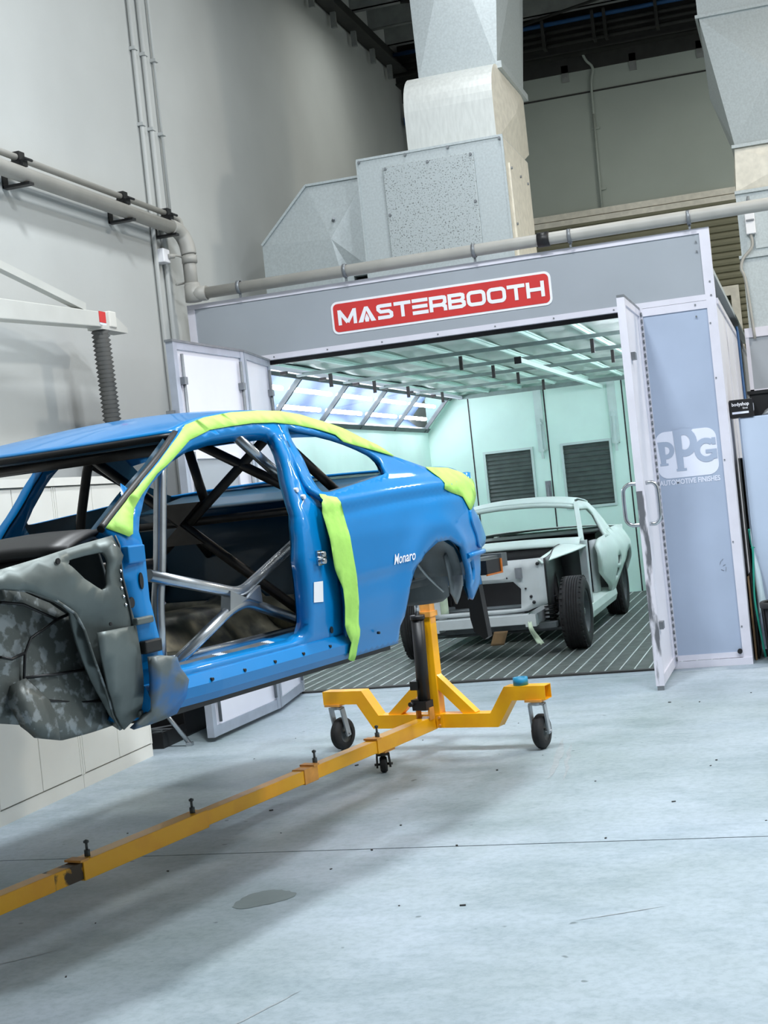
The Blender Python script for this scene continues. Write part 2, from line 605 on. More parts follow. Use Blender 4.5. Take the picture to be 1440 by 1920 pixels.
# joint strip and lifting brackets on the back wall
MB().span((XW, YB - 0.012, 6.495), (7, YB - 0.001, 6.515)).build('joint_strip', 'steel_dark', wb)
for x in (-3.0, -2.01, -1.12, -0.26, 0.75, 1.7):
    b = MB()
    b.span((x - 0.045, YB - 0.02, 6.68), (x + 0.045, YB - 0.004, 6.90))
    b.span((x - 0.015, YB - 0.035, 6.74), (x + 0.015, YB - 0.02, 6.77))
    b.build('wall_bracket', 'purlin', wb)
b = MB()
b.tube(crom([(-1.80, YB - 0.06, 7.15), (-1.72, YB - 0.05, 6.92), (-1.64, YB - 0.04, 6.80), (-1.68, YB - 0.03, 6.6), (-1.69, YB - 0.03, 6.2)], 5, False), 0.018, 8)
b.tube([(-1.69, YB - 0.03, 6.2), (-1.71, YB - 0.03, 4.97)], 0.016, 8)
for z in (6.0, 5.2):
    b.span((-1.73, YB - 0.03, z), (-1.63, YB, z + 0.03))
b.build('conduit', 'wall_back', wb)

ce = struct(MB().span((XW, -14, 7.75), (7.2, 9.5, 7.8)).build('ceiling', 'roof'))
y = -12.6
while y < 9.2:
    b = MB()
    b.span((XW, y, 7.42), (7.1, y + 0.012, 7.75))
    b.span((XW, y, 7.42), (7.1, y + 0.09, 7.435))
    b.build('purlin', 'purlin', ce)
    y += 0.78
b = MB()
b.span((XW + 0.02, -14, 7.10), (XW + 0.05, YB, 7.40))
b.span((XW + 0.02, -14, 7.10), (XW + 0.20, YB, 7.13))
b.build('eaves_beam', 'steel_dark', ce)
y = 1.2
while y < 8.0:
    b = MB()
    b.span((XW + 0.05, y, 6.92), (XW + 0.11, y + 0.05, 7.12))
    b.build('beam_cleat', 'purlin', ce)
    y += 0.78
b = MB()
b.span((XW, 8.05, 6.98), (7, 8.08, 7.42))
b.span((XW, 8.0, 6.98), (7, 8.25, 7.0))
b.span((XW, YB - 0.02, 6.80), (7, YB + 0.1, 7.8))
b.build('end_wall_beam', 'steel_dark', ce)
for k, (dy, z, m, r) in enumerate(((7.85, 7.34, 'hose_blue', .03), (7.88, 7.24, 'steel_dark', .028), (7.90, 7.16, 'steel_dark', .028), (7.92, 7.08, 'steel_dark', .028))):
    MB().tube([(XW, dy, z), (7, dy, z)], r, 8).build('service_pipe', m, ce)
for x in (-2.2, -1.55, -1.4, -0.75, 0.4):
    MB().span((x, 7.80, 7.03), (x + 0.04, 7.97, 7.40)).build('pipe_hanger', 'steel_dark', ce)
b = MB()
b.tube([(-3.6, 6.1, 7.40), (1.6, 8.3, 7.40)], 0.02, 6)
b.tube([(-3.6, 8.3, 7.38), (1.6, 6.1, 7.38)], 0.02, 6)
b.build('roof_bracing', 'steel_dark', ce)
# blue drop pipe in the back corner
b = MB()
b.tube([(XW + 0.12, 8.12, 6.9), (XW + 0.12, 8.12, 6.25), (XW + 0.12, 8.12, 3.0)], 0.035, 8)
b.span((XW + 0.05, 8.05, 6.45), (XW + 0.2, 8.25, 6.55))
tag(b.build('drop_pipe', 'hose_blue'), 'dark blue drop pipe in the far corner beside the ducts', 'pipe')

# roller door on the back wall, one object per slat
rd = thing('roller_door', 'closed olive grey roller door in the back wall above the booth', 'roller door', (0, YB - 0.06, 0))
b = MB()
b.span((-2.72, 0.0, 4.885), (1.5, 0.058, 4.965))
b.span((-2.72, -0.03, 4.80), (1.5, 0.058, 4.87))
b.build('head_trim', 'galv_cream', rd)
sl = MB()
prof = [(0.0, 0.0), (-0.022, 0.012), (-0.030, 0.042), (-0.022, 0.074), (0.0, 0.086)]
for i in range(len(prof) - 1):
    (a0, z0), (a1, z1) = prof[i], prof[i + 1]
    sl.add([(-2.7, a0, z0), (1.48, a0, z0), (1.48, a1, z1), (-2.7, a1, z1)], [(0, 1, 2, 3)])
base = sl.build('slat', 'roller', rd)
for k in range(1, 56):
    c = base.copy()
    C.objects.link(c)
    c.parent = rd
    c.location = (0, 0, 0.0864 * k)
MB().span((-2.7, 0.0, 0.0), (1.48, 0.05, 4.8)).build('backing', 'steel_dark', rd)
# white access frame standing before the roller door
b = MB()
b.span((-0.62, YB - 0.20, 3.58), (-0.075, YB - 0.12, 3.70))
b.span((-0.18, YB - 0.20, 0.0), (-0.075, YB - 0.12, 3.58))
b.span((-0.62, YB - 0.20, 0.0), (-0.55, YB - 0.12, 3.58))
fr = b.build('door_frame', 'galv_cream')
tag(fr, 'cream steel door frame standing in front of the roller door', 'door frame')

# ------------------------------------------------------------------ pipes and conduits on the left wall
dp = thing('drain_pipe', 'fat grey waste pipe along the left wall turning along the booth top', 'pipe', (0, 0, 0))
ZP = 3.79
b = MB()
b.tube([(-4.10, -9, ZP), (-4.10, -0.20, ZP)], 0.052, 14)
b.build('wall_run', 'pvc', dp)
b = MB()
b.tube(crom([(-4.10, -0.26, ZP), (-4.10, -0.16, ZP), (-4.085, -0.08, ZP - 0.04), (-4.06, -0.06, ZP - 0.12), (-4.05, -0.06, ZP - 0.2)], 5, False), 0.062, 14)
b.build('elbow_fitting', 'pvc', dp)
b = MB()
b.tube([(-4.05, -0.06, ZP - 0.15), (-4.05, -0.06, 3.27)], 0.05, 14)
b.build('drop_length', 'pvc', dp)
b = MB()
for z in (ZP - 0.21, 3.36):
    b.tube([(-4.05, -0.06, z), (-4.05, -0.06, z - 0.06)], 0.062, 14)
b.build('collar', 'pvc', dp)
b = MB()
b.tube([(-4.05, -0.06, 3.34), (-4.05, -0.06, 3.21)], 0.066, 14)
b.tube([(-4.06, -0.06, 3.27), (-3.93, -0.06, 3.265)], 0.060, 14)
b.build('tee_fitting', 'pvc', dp)
b = MB()
b.tube([(-3.95, -0.06, 3.265), (-1.25, -0.06, 3.275), (2.6, -0.06, 3.29)], 0.046, 14)
b.build('booth_top_run', 'pvc', dp)
b = MB()
b.tube([(-1.24, -0.06, 3.275), (-1.15, -0.06, 3.275)], 0.056, 14)
b.build('rubber_coupling', 'black', dp)
for x in (-3.65, -2.76, -1.73, -1.0, -0.13):
    b = MB()
    b.lathe([(0.048, -0.014), (0.054, -0.014), (0.054, 0.014), (0.048, 0.014)], (x, -0.06, 3.272), 'x', 16)
    b.span((x - 0.008, -0.06, 3.19), (x + 0.008, -0.045, 3.225))
    b.build('pipe_clip', 'alu_dark', dp)
ap = thing('air_line', 'thin grey air line running above the fat waste pipe', 'pipe', (0, 0, 0))
b = MB()
b.tube([(-4.13, -9, 3.905), (-4.13, -0.25, 3.905)] , 0.023, 10)
b.tube(crom([(-4.13, -0.27, 3.905), (-4.13, -0.12, 3.905), (-4.12, -0.02, 3.88), (-4.115, 0.0, 3.80), (-4.115, 0.0, 3.70)], 5, False), 0.023, 10)
b.tube([(-4.115, 0.0, 3.72), (-4.115, 0.0, 3.22)], 0.023, 10)
b.build('pipe_run', 'pvc', ap)
for y in (-0.24, -1.0, -2.46, -3.9, -5.4):
    b = MB()
    b.span((-4.245, y - 0.03, 3.845), (-4.08, y + 0.03, 3.885))
    b.span((-4.16, y - 0.035, 3.86), (-4.10, y + 0.035, 3.94))
    b.span((-4.245, y - 0.03, 3.72), (-4.235, y + 0.03, 3.885))
    b.span((-4.245, y - 0.03, 3.72), (-4.05, y + 0.03, 3.738))
    b.tube([(-4.06, y - 0.05, 3.885), (-4.06, y + 0.05, 3.885)], 0.010, 6)
    b.build('pipe_bracket', 'black', ap)
CL = ['front most of three thin wall conduits, ending at a white socket', 'middle of the three thin conduits up the left wall', 'thinnest wall conduit of three, nearest the far corner']
for k, (y, z0, r) in enumerate(((-0.31, 0.0, 0.019), (-0.13, 0.0, 0.021), (0.06, 3.9, 0.013))):
    t = thing('wall_conduit', CL[k], 'conduit', (XW, y, z0), 0, 'conduits up the left wall')
    MB().tube([(0.025, 0, 0), (0.025, 0, 7.2 - z0)], r, 8).build('tube', 'wall', t)
    for z in (4.6, 5.2, 6.4):
        if z > z0:
            MB().span((0.0, -0.03, z - z0), (0.05, 0.03, z - z0 + 0.025)).build('saddle', 'wall', t)
so = thing('power_socket', 'small white power socket on the left wall under the pipe bend', 'socket', (XW, -0.24, 3.52))
MB().span((0, -0.06, 0), (0.09, 0.06, 0.11)).build('body', 'white', so, bevel=0.008)
MB().tube(crom([(0.09, 0.03, 0.05), (0.14, 0.10, 0.06), (0.15, 0.24, 0.02), (0.12, 0.26, -0.12), (0.08, 0.14, -0.16)], 6, False), 0.009, 8).build('plug_lead', 'pvc', so)
MB().tube([(0.09, 0.02, 0.05), (0.125, 0.06, 0.055)], 0.02, 10).build('plug', 'pvc', so)


# ================================================================== SPRAY BOOTH
booth = thing('spray_booth', 'grey panelled spray booth with red lettered header and open doors', 'spray booth', (0, 0, 0))
HT, HB = 3.195, 2.67            # header top and bottom
XL, XI, XR = -4.139, -4.05, 0.0  # outer left, inner left, outer right
XRI = -0.28
YR = 7.0                         # rear wall
ZC = 2.69                        # ceiling


def part(name, m, *spans, bevel=0.0, parent=booth):
    b = MB()
    for a, c in spans:
        b.span(a, c)
    return b.build(name, m, parent, bevel=bevel)


part('header_panel', 'booth_grey', ((XL + 0.06, 0.004, HB + 0.04), (-0.07, 0.045, HT - 0.035)))
part('header_trim', 'alu', ((XL, -0.006, HT - 0.038), (XR, 0.05, HT)), ((XL, -0.006, HB), (XL + 0.062, 0.05, HT - 0.038)), ((-0.072, -0.006, HB), (XR, 0.05, HT - 0.038)))
part('header_trim', 'alu', ((XL + 0.062, -0.006, HB), (-0.072, 0.05, HB + 0.042)))
part('gap_strip', 'black', ((-3.5, 0.05, HB - 0.035), (-0.6, 0.075, HB + 0.01)))  # black strip along the dark gap under the header
for x in [XL + 0.7 + 0.45 * k for k in range(7)]:
    MB().tube([(x, -0.012, HB + 0.02), (x, -0.004, HB + 0.02)], 0.006, 6).build('rivet', 'alu_dark', booth)
for x, z in ((-0.10, 3.10), (-0.10, 3.03), (-0.03, 2.80), (-0.03, 2.70), (-0.15, 2.645), (-0.15, 2.56)):
    MB().tube([(x, -0.013, z), (x, -0.003, z)], 0.007, 6).build('rivet', 'alu_dark', booth)
# fixed front panels each side of the opening
part('front_panel', 'booth_grey', ((XL + 0.06, 0.006, 0.12), (-3.56, 0.045, HB)))
part('panel_frame', 'alu', ((XL, -0.004, 0), (XL + 0.062, 0.05, HB)), ((-3.56, -0.004, 0), (-3.5, 0.05, HB)), ((XL + 0.06, -0.004, 0), (-3.56, 0.05, 0.12)))
part('front_panel', 'booth_blue', ((-0.535, 0.006, 0.095), (-0.066, 0.045, HB - 0.055)))
part('panel_frame', 'alu', ((-0.068, -0.006, 0), (XR, 0.05, HB)), ((-0.60, -0.006, 0), (-0.533, 0.05, HB)), ((-0.533, -0.004, 0.055), (-0.068, 0.05, 0.095)), ((-0.533, -0.004, HB - 0.058), (-0.068, 0.05, HB - 0.002)))
part('kick_rail', 'alu', ((-0.60, -0.018, 0), (XR, 0.0, 0.052)))
for z in (0.28, 0.9, 1.5, 2.1, 2.5):
    MB().tube([(-0.57, -0.013, z), (-0.57, -0.003, z)], 0.006, 6).build('rivet', 'alu_dark', booth)
    MB().tube([(-0.055, -0.013, z), (-0.055, -0.003, z)], 0.006, 6).build('rivet', 'alu_dark', booth)
b = MB()
b.tube([(-0.085, -0.03, 0.10), (-0.085, 0.01, 0.10)], 0.018, 10)
b.build('drain_grommet', 'black', booth)
# scuffs on the blue panel
for x, z, l, a in ((-0.16, 0.755, 0.03, 1.2), (-0.135, 0.735, 0.02, 0.4), (-0.15, 0.70, 0.022, -0.5), (-0.125, 0.705, 0.03, 1.4), (-0.145, 0.775, 0.018, 0.9)):
    d = Vector((math.cos(a), 0, math.sin(a))) * l / 2
    MB().bar(Vector((x, 0.0045, z)) - d, Vector((x, 0.0045, z)) + d, 0.002, 0.005, (0, 1, 0)).build('scuff_mark', 'alu_dark', booth)
# outer side walls, rear wall, roof
part('side_wall', 'leaf_in', ((-0.02, 0.05, 0), (XR, YR + 0.05, HB)))
for y in (1.2, 2.4, 3.6, 4.8, 6.0):
    part('wall_seam', 'alu', ((-0.004, y, 0), (0.004, y + 0.03, HB)))
part('top_capping', 'alu', ((-0.03, 0.05, HB - 0.03), (0.012, YR + 0.05, HB + 0.012)))
part('side_wall', 'leaf_in', ((XL, 0.05, 0), (XL + 0.02, YR + 0.05, 2.2)))
part('inner_wall', 'booth_in', ((XI - 0.02, 0.05, 0), (XI, YR, 2.25)))
part('inner_wall', 'booth_in', ((XRI, 0.05, 0), (XRI + 0.02, YR, 2.25)))
part('roof_deck', 'galv', ((XL, 0.05, 2.86), (XR, YR + 0.05, 2.90)))

# ---- the floor: bearing bars over fine mesh, above the dark pit
b = MB()
x = XI + 0.03
while x < XRI:
    b.span((x, 0.045, -0.032), (x + 0.009, YR, 0.002))
    x += 0.112
o = b.build('grating_bars', 'grate', booth, fix=False)
o['kind'] = 'stuff'
b = MB()
y = 0.05
while y < YR:
    b.span((XI, y, -0.02), (XRI, y + 0.016, -0.003))
    y += 0.0255
o = b.build('grating_mesh', 'grate_dark', booth, fix=False)
o['kind'] = 'stuff'
part('edge_angle', 'steel_dark', ((-3.5, -0.02, -0.04), (-0.6, 0.045, 0.014)))

# ---- ceiling: quilted filter panels between T bars, hanging rails below
NX, NY = 7, 7
x0, x1 = -3.62, -0.70
dx, dy = (x1 - x0) / NX, (YR - 0.1) / NY
fb = MB()
fb.grid(lambda u, v: (u * dx, v * dy, -0.045 * (math.sin(PI * u) ** 0.5) * (math.sin(PI * v) ** 0.5) + 0.004 * math.sin(19 * u + 7 * v)), 10, 10)
fbase = fb.build('filter_panel', 'filter', booth)
fbase.location = (x0, 0.08, ZC + 0.03)
for i in range(NX):
    for j in range(NY):
        if i or j:
            c = fbase.copy()
            C.objects.link(c)
            c.parent = booth
            c.location = (x0 + i * dx, 0.08 + j * dy, ZC + 0.03)
for i in range(NX + 1):
    b = MB()
    xx = x0 + i * dx
    b.span((xx - 0.028, 0.08, ZC - 0.012), (xx + 0.028, YR, ZC))
    b.span((xx - 0.012, 0.08, ZC - 0.035), (xx + 0.012, YR, ZC - 0.012))
    b.build('ceiling_bar', 'booth_in', booth)
part('ceiling_back', 'booth_in', ((XI, 0.08, ZC + 0.05), (XRI, YR, ZC + 0.07)))
for y in (0.95, 2.25, 3.45, 4.9):
    part('cross_rail', 'rail', ((-3.60, y - 0.02, ZC - 0.092), (-0.55, y + 0.02, ZC - 0.062)))
    for x in (-3.30, -2.15, -1.05):
        part('rail_stop', 'steel_dark', ((x - 0.014, y - 0.012, ZC - 0.215), (x + 0.014, y + 0.012, ZC - 0.10)))
part('cross_rail', 'rail', ((-3.60, YR - 0.05, ZC - 0.08), (-0.55, YR - 0.01, ZC - 0.03)))
part('trolley_rail', 'booth_in', ((-1.815, 1.6, ZC - 0.155), (-1.775, YR - 0.02, ZC - 0.115)))
part('rail_end_cap', 'black', ((-1.82, 1.58, ZC - 0.17), (-1.76, 1.60, ZC - 0.11)))
part('runner_tube', 'alu', ((-3.585, 0.1, ZC - 0.075), (-3.545, YR - 0.02, ZC - 0.04)))
for y in (0.5, 1.5, 2.5, 3.5, 4.5, 5.5):
    part('runner_clip', 'steel_dark', ((-3.59, y, ZC - 0.10), (-3.53, y + 0.03, ZC - 0.075)))

# ---- slanted light banks along both side walls
DIV = [0.08, 1.34, 2.70, 4.06, 5.42, 6.80]
for side in (0, 1):
    sx = (lambda v: v) if side == 0 else (lambda v: XI + XRI - v)
    A, B = Vector((XI, 0, 2.25)), Vector((-3.67, 0, 2.665))
    nrm = Vector((0.415, 0, -0.38)).normalized()

    def LB(t, y, d=0.0):
        p = A + (B - A) * t - nrm * d
        return Vector((sx(p.x), y, p.z))
    for k in range(5):
        ya, yb = DIV[k], DIV[k + 1]
        b = MB()
        b.add([LB(0.1, ya), LB(0.1, yb), LB(0.88, yb), LB(0.88, ya)], [(0, 1, 2, 3)])
        b.build('light_pane', 'glass', booth, fix=False)
        for t in (0.28, 0.62):
            b = MB()
            b.tube([LB(t, ya + 0.12, 0.055), LB(t, yb - 0.12, 0.055)], 0.021, 8)
            b.build('fluorescent_tube', 'lamp', booth)
        b = MB()
        b.add([LB(0.0, ya, 0.24), LB(0.0, yb, 0.24), LB(1.0, yb, 0.24), LB(1.0, ya, 0.24)], [(0, 1, 2, 3)])
        b.add([LB(0.0, ya, 0.0), LB(0.0, yb, 0.0), LB(0.0, yb, 0.24), LB(0.0, ya, 0.24)], [(0, 1, 2, 3)])
        b.add([LB(1.0, ya, 0.0), LB(1.0, yb, 0.0), LB(1.0, yb, 0.24), LB(1.0, ya, 0.24)], [(0, 1, 2, 3)])
        b.build('light_reflector', 'reflector', booth, fix=False)
    for y in DIV:
        b = MB()
        b.bar(LB(0.0, y, 0.005), LB(1.0, y, 0.005), 0.045, 0.03, (0, 1, 0))
        b.build('light_divider', 'divider', booth)
    for t, w in ((0.045, 0.06), (0.95, 0.075)):
        b = MB()
        b.bar(LB(t, 0.05, 0.005), LB(t, YR - 0.02, 0.005), w, 0.03, nrm)
        b.build('light_frame', 'divider', booth)
    b = MB()
    b.add([LB(0, DIV[-1]), LB(1, DIV[-1]), LB(1, YR), LB(0, YR)], [(0, 1, 2, 3)])
    b.build('end_filler', 'booth_in', booth, fix=False)

# ---- rear wall with a pair of doors and dark mesh windows
WIN = [((-3.336, 1.235), (-2.755, 1.885)), ((-2.346, 1.115), (-1.77, 1.885))]
b = MB()
v2, tr = cdt([(XI, 0), (XRI, 0), (XRI, ZC + 0.05), (XI, ZC + 0.05)], [[(a[0], a[1]), (c[0], a[1]), (c[0], c[1]), (a[0], c[1])] for a, c in WIN], 0.5)
b.add([(p[0], YR, p[1]) for p in v2], tr)
b.build('rear_wall', 'booth_in', booth, fix=False)
part('rear_wall_back', 'steel_dark', ((XI, YR + 0.05, 0), (XRI, YR + 0.07, ZC)))
for (a, z0), (c, z1) in WIN:
    w = part('rear_window', 'booth_frame', ((a - 0.03, YR - 0.015, z0 - 0.03), (a, YR + 0.02, z1 + 0.03)), ((c, YR - 0.015, z0 - 0.03), (c + 0.03, YR + 0.02, z1 + 0.03)), ((a, YR - 0.015, z1), (c, YR + 0.02, z1 + 0.03)), ((a, YR - 0.015, z0 - 0.03), (c, YR + 0.02, z0)))
    part('mesh_pane', 'pane', ((a, YR + 0.02, z0), (c, YR + 0.03, z1)), parent=w)
    n = 13
    for k in range(n):
        z = z0 + (z1 - z0) * (k + 0.5) / n
        b = MB()
        b.bar((a, YR + 0.012, z), (c, YR + 0.012, z), 0.004, 0.036, (0, 0.5, 0.8))
        b.build('louvre', 'pane', w)
for x in (-3.49, -2.52, -1.55):
    part('door_seam', 'black', ((x - 0.008, YR - 0.004, 0.0), (x + 0.008, YR + 0.004, ZC - 0.05)))
for x in (-2.60, -1.68):
    part('door_post', 'booth_frame', ((x - 0.05, YR - 0.03, 1.85), (x + 0.05, YR, ZC - 0.05)))
    part('slide_bolt', 'booth_frame', ((x - 0.014, YR - 0.055, 1.75), (x + 0.014, YR - 0.03, 2.25)), ((x - 0.03, YR - 0.06, 2.18), (x + 0.03, YR - 0.03, 2.21)), ((x - 0.03, YR - 0.06, 1.84), (x + 0.03, YR - 0.03, 1.87)))
part('latch_plate', 'alu_dark', ((-2.61, YR - 0.02, 1.21), (-2.54, YR, 1.47)), ((-2.585, YR - 0.05, 1.26), (-2.565, YR - 0.02, 1.42)))
for k in range(7):
    x = -1.50 + 0.055 * k
    part('wall_rib', 'booth_in', ((x, YR - 0.03, 0.0), (x + 0.03, YR, ZC - 0.05)))

# ---- header sign: red rounded plate, white border and lettering
SX, SZ, SW, SH = -2.055, 2.922, 1.745, 0.255
b = MB()
b.prism(rrect(SW, SH, 0.05), lambda a, c, t: (SX + a, t, SZ + c), -0.002, 0.006)
sign = b.build('sign_border', 'white', booth)
b = MB()
b.prism(rrect(SW - 0.035, SH - 0.035, 0.036), lambda a, c, t: (SX + a, t, SZ + c), -0.005, 0.0)
b.build('sign_field', 'red', sign)
T = 0.235     # stroke weight relative to the letter height


def strokes(lst):
    """lst of polylines in unit letter space -> flat quads (butt ends, filled joints)"""
    out = []
    for ln in lst:
        for i in range(len(ln) - 1):
            a, c = Vector(ln[i]), Vector(ln[i + 1])
            d = (c - a).normalized()
            n = Vector((-d.y, d.x)) * T / 2
            e0 = d * (T / 2 if i > 0 else 0)
            e1 = d * (T / 2 if i < len(ln) - 2 else 0)
            out.append([a - e0 * 0.42 - n, c + e1 * 0.42 - n, c + e1 * 0.42 + n, a - e0 * 0.42 + n])
    return out


h = T / 2


def oval(w, y0=h, y1=1 - h, r=0.22):
    pts = [(p[0] + w / 2, p[1] + (y0 + y1) / 2) for p in rrect(w - T, y1 - y0, r, 4)]
    return pts + [pts[0], pts[1]]


GL = {
    'M': (1.30, [[(h, 0), (h, 1)], [(1.30 - h, 0), (1.30 - h, 1)], [(h * 1.1, 0.93), (0.65, 0.14)], [(1.30 - h * 1.1, 0.93), (0.65, 0.14)]]),
    'S': (1.12, [[(1.06, 1 - h), (0.30, 1 - h), (h, 0.86), (h, 0.66), (0.28, 0.5), (0.84, 0.5), (1.12 - h, 0.36), (1.12 - h, 0.16), (0.84, h), (0.06, h)]]),
    'T': (1.16, [[(0, 1 - h), (1.16, 1 - h)], [(0.58, 0), (0.58, 1)]]),
    'E': (1.08, [[(0.0, 1 - h * 0.9), (1.08, 1 - h * 0.9)], [(0.0, 0.5), (1.04, 0.5)], [(0.0, h * 0.9), (1.08, h * 0.9)]]),
    'R': (1.18, [[(h, 0), (h, 1)], [(h, 1 - h), (0.88, 1 - h), (1.18 - h, 0.86), (1.18 - h, 0.56), (0.88, 0.40), (h, 0.40)], [(0.86, 0.40), (1.18 - h, 0.28), (1.18 - h, 0)]]),
    'B': (1.18, [[(h, 0), (h, 1)], [(h, 1 - h), (0.86, 1 - h), (1.14 - h, 0.84), (1.14 - h, 0.64), (0.86, 0.5), (h, 0.5)], [(0.86, 0.5), (1.18 - h, 0.38), (1.18 - h, 0.2), (0.88, h), (h, h)]]),
    'O': (1.26, [oval(1.26)]),
    'H': (1.18, [[(h, 0), (h, 1)], [(1.18 - h, 0), (1.18 - h, 1)], [(h, 0.5), (1.18 - h, 0.5)]]),
}
lay = 0.0
b = MB()
word = 'MASTERBOOTH'
gap = 0.085
tot = sum((GL[c][0] if c in GL else 1.24) for c in word) + gap * (len(word) - 1)
LH = 0.118
k = (SW - 0.105) / tot
cx = SX - (SW - 0.105) / 2
for ch in word:
    if ch == 'A':
        w = 1.24
        # solid triangle with a flame-shaped notch
        polys = [[(0, 0), (0.34, 0), (0.72, 1.0), (0.50, 1.0)], [(w, 0), (w - 0.34, 0), (0.52, 1.0), (0.74, 1.0)], [(0.40, 0.58), (0.62, 0.74), (0.84, 0.58), (0.62, 1.0)]]
        fl_ = [(0.62, 0.62), (0.70, 0.44), (0.76, 0.26), (0.72, 0.08), (0.62, 0.0), (0.52, 0.08), (0.48, 0.26), (0.56, 0.40)]
        polys += [[(0.50, 0), (0.74, 0), (0.78, 0.2), (0.62, 0.55), (0.46, 0.2)]]
        polys = [[Vector(p) for p in q] for q in polys]
    else:
        w, ln = GL[ch]
        polys = strokes(ln)
    for q in polys:
        lay += 0.00003
        b.add([(cx + p[0] * k, -0.0065 - lay, SZ - LH / 2 + p[1] * LH) for p in q], [tuple(range(len(q)))])
    cx += (w + gap) * k
b.build('sign_lettering', 'white', sign, fix=False)

# ---- pale logo on the right front panel
LX, LZ = -0.318, 1.577
b = MB()
b.prism(rrect(0.44, 0.345, 0.075), lambda a, c, t: (LX + a, t, LZ + c), 0.003, 0.008)
logo = b.build('logo_panel', 'logo_white', booth)
lay = 0.0
b = MB()


def lg(polys):
    global lay
    for q in polys:
        lay += 0.00003
        b.add([(LX + a, 0.0005 - lay, LZ + c) for a, c in q], [tuple(range(len(q)))])


def ring(cx, cz, rx, rz, w, a0, a1, n=18):
    out = []
    for i in range(n):
        t0 = math.radians(a0 + (a1 - a0) * i / n)
        t1 = math.radians(a0 + (a1 - a0) * (i + 1) / n)
        out.append([(cx + rx * math.cos(t0), cz + rz * math.sin(t0)), (cx + rx * math.cos(t1), cz + rz * math.sin(t1)), (cx + (rx - w) * math.cos(t1), cz + (rz - w) * math.sin(t1)), (cx + (rx - w) * math.cos(t0), cz + (rz - w) * math.sin(t0))])
    return out


lg([[(-0.205, 0.10), (-0.155, 0.10), (-0.155, -0.075), (-0.19, -0.075)], [(-0.20, -0.075), (-0.14, -0.075), (-0.14, -0.06), (-0.20, -0.06)]])
lg(ring(-0.150, 0.035, 0.062, 0.064, 0.034, -120, 130))
lg([[(-0.088, 0.178), (-0.030, 0.178), (-0.030, -0.125), (-0.075, -0.125)], [(-0.085, -0.125), (-0.012, -0.125), (-0.012, -0.108), (-0.085, -0.108)]])
lg(ring(-0.012, 0.082, 0.092, 0.105, 0.050, -130, 135))
lg([[(-0.03, 0.178), (0.06, 0.178), (0.02, 0.14), (-0.03, 0.14)]])
lg(ring(0.140, 0.010, 0.085, 0.088, 0.040, 45, 325))
lg([[(0.135, 0.012), (0.215, 0.012), (0.215, -0.058), (0.180, -0.058), (0.180, -0.015), (0.135, -0.015)], [(0.185, 0.095), (0.212, 0.095), (0.212, 0.045), (0.185, 0.045)]])
b.build('logo_letters', 'booth_blue', logo, fix=False)
lettering('logo_caption', 'AUTOMOTIVE FINISHES', 0.052, lambda a, c: (-0.537 + a, -0.0005 + 0.004, 1.357 + c), 'logo_white', logo, offset=0.0014, width=0.438)

# ---- doors: a leaf each side; the left one is a folding pair
def leaf(p0, p1, face_n, frame='alu_leaf', z0=0.03, z1=HB - 0.01, window=True, inner='leaf_in', outer='booth_blue'):
    """door leaf between two plan points; face_n is +1/-1 for which side the bright inner face looks"""
    p0, p1 = Vector((p0[0], p0[1], 0)), Vector((p1[0], p1[1], 0))
    d = (p1 - p0).normalized()
    w = (p1 - p0).length
    n = Vector((d.y, -d.x, 0)) * face_n

    def Q(a, z, t):
        return p0 + d * a + n * t + Vector((0, 0, z))

    def slab(bb, a0, a1, za, zb, t0, t1):
        vs = [Q(a, z, t) for a in (a0, a1) for t in (t0, t1) for z in (za, zb)]
        bb.add(vs, [(0, 1, 3, 2), (4, 6, 7, 5), (0, 4, 5, 1), (2, 3, 7, 6), (0, 2, 6, 4), (1, 5, 7, 3)])
    bb = MB()
    slab(bb, 0, 0.055, z0, z1, -0.025, 0.027)
    slab(bb, w - 0.055, w, z0, z1, -0.025, 0.027)
    slab(bb, 0.055, w - 0.055, z0, z0 + 0.07, -0.025, 0.024)
    slab(bb, 0.055, w - 0.055, z1 - 0.05, z1, -0.025, 0.024)
    lf = bb.build('door_leaf', frame, booth)
    if window:
        wz0, wz1, wa0, wa1 = 1.18, 1.88, 0.27, w - 0.20
        bb = MB()
        for a0, a1, za, zb in ((0.055, wa0, z0 + .07, z1 - .05), (wa1, w - 0.055, z0 + .07, z1 - .05), (wa0, wa1, z0 + .07, wz0), (wa0, wa1, wz1, z1 - .05)):
            slab(bb, a0, a1, za, zb, 0.0, 0.012)
        bb.build('inner_skin', inner, lf)
        bb = MB()
        for a0, a1, za, zb in ((wa0 - .03, wa0, wz0 - .03, wz1 + .03), (wa1, wa1 + .03, wz0 - .03, wz1 + .03), (wa0, wa1, wz1, wz1 + .03), (wa0, wa1, wz0 - .03, wz0)):
            slab(bb, a0, a1, za, zb, -0.018, 0.018)
        bb.build('window_bead', 'alu', lf)
        bb = MB()
        slab(bb, wa0, wa1, wz0, wz1, -0.003, 0.003)
        bb.build('window_pane', 'booth_grey', lf)
    else:
        bb = MB()
        slab(bb, 0.055, w - 0.055, z0 + .07, z1 - .05, 0.0, 0.012)
        bb.build('inner_skin', inner, lf)
    bb = MB()
    slab(bb, 0.055, w - 0.055, z0 + .07, z1 - .05, -0.014, -0.004)
    if window:
        bb = MB()
        for a0, a1, za, zb in ((0.055, wa0, z0 + .07, z1 - .05), (wa1, w - 0.055, z0 + .07, z1 - .05), (wa0, wa1, z0 + .07, wz0), (wa0, wa1, wz1, z1 - .05)):
            slab(bb, a0, a1, za, zb, -0.014, -0.004)
    bb.build('outer_skin', outer, lf)
    return lf, Q, slab


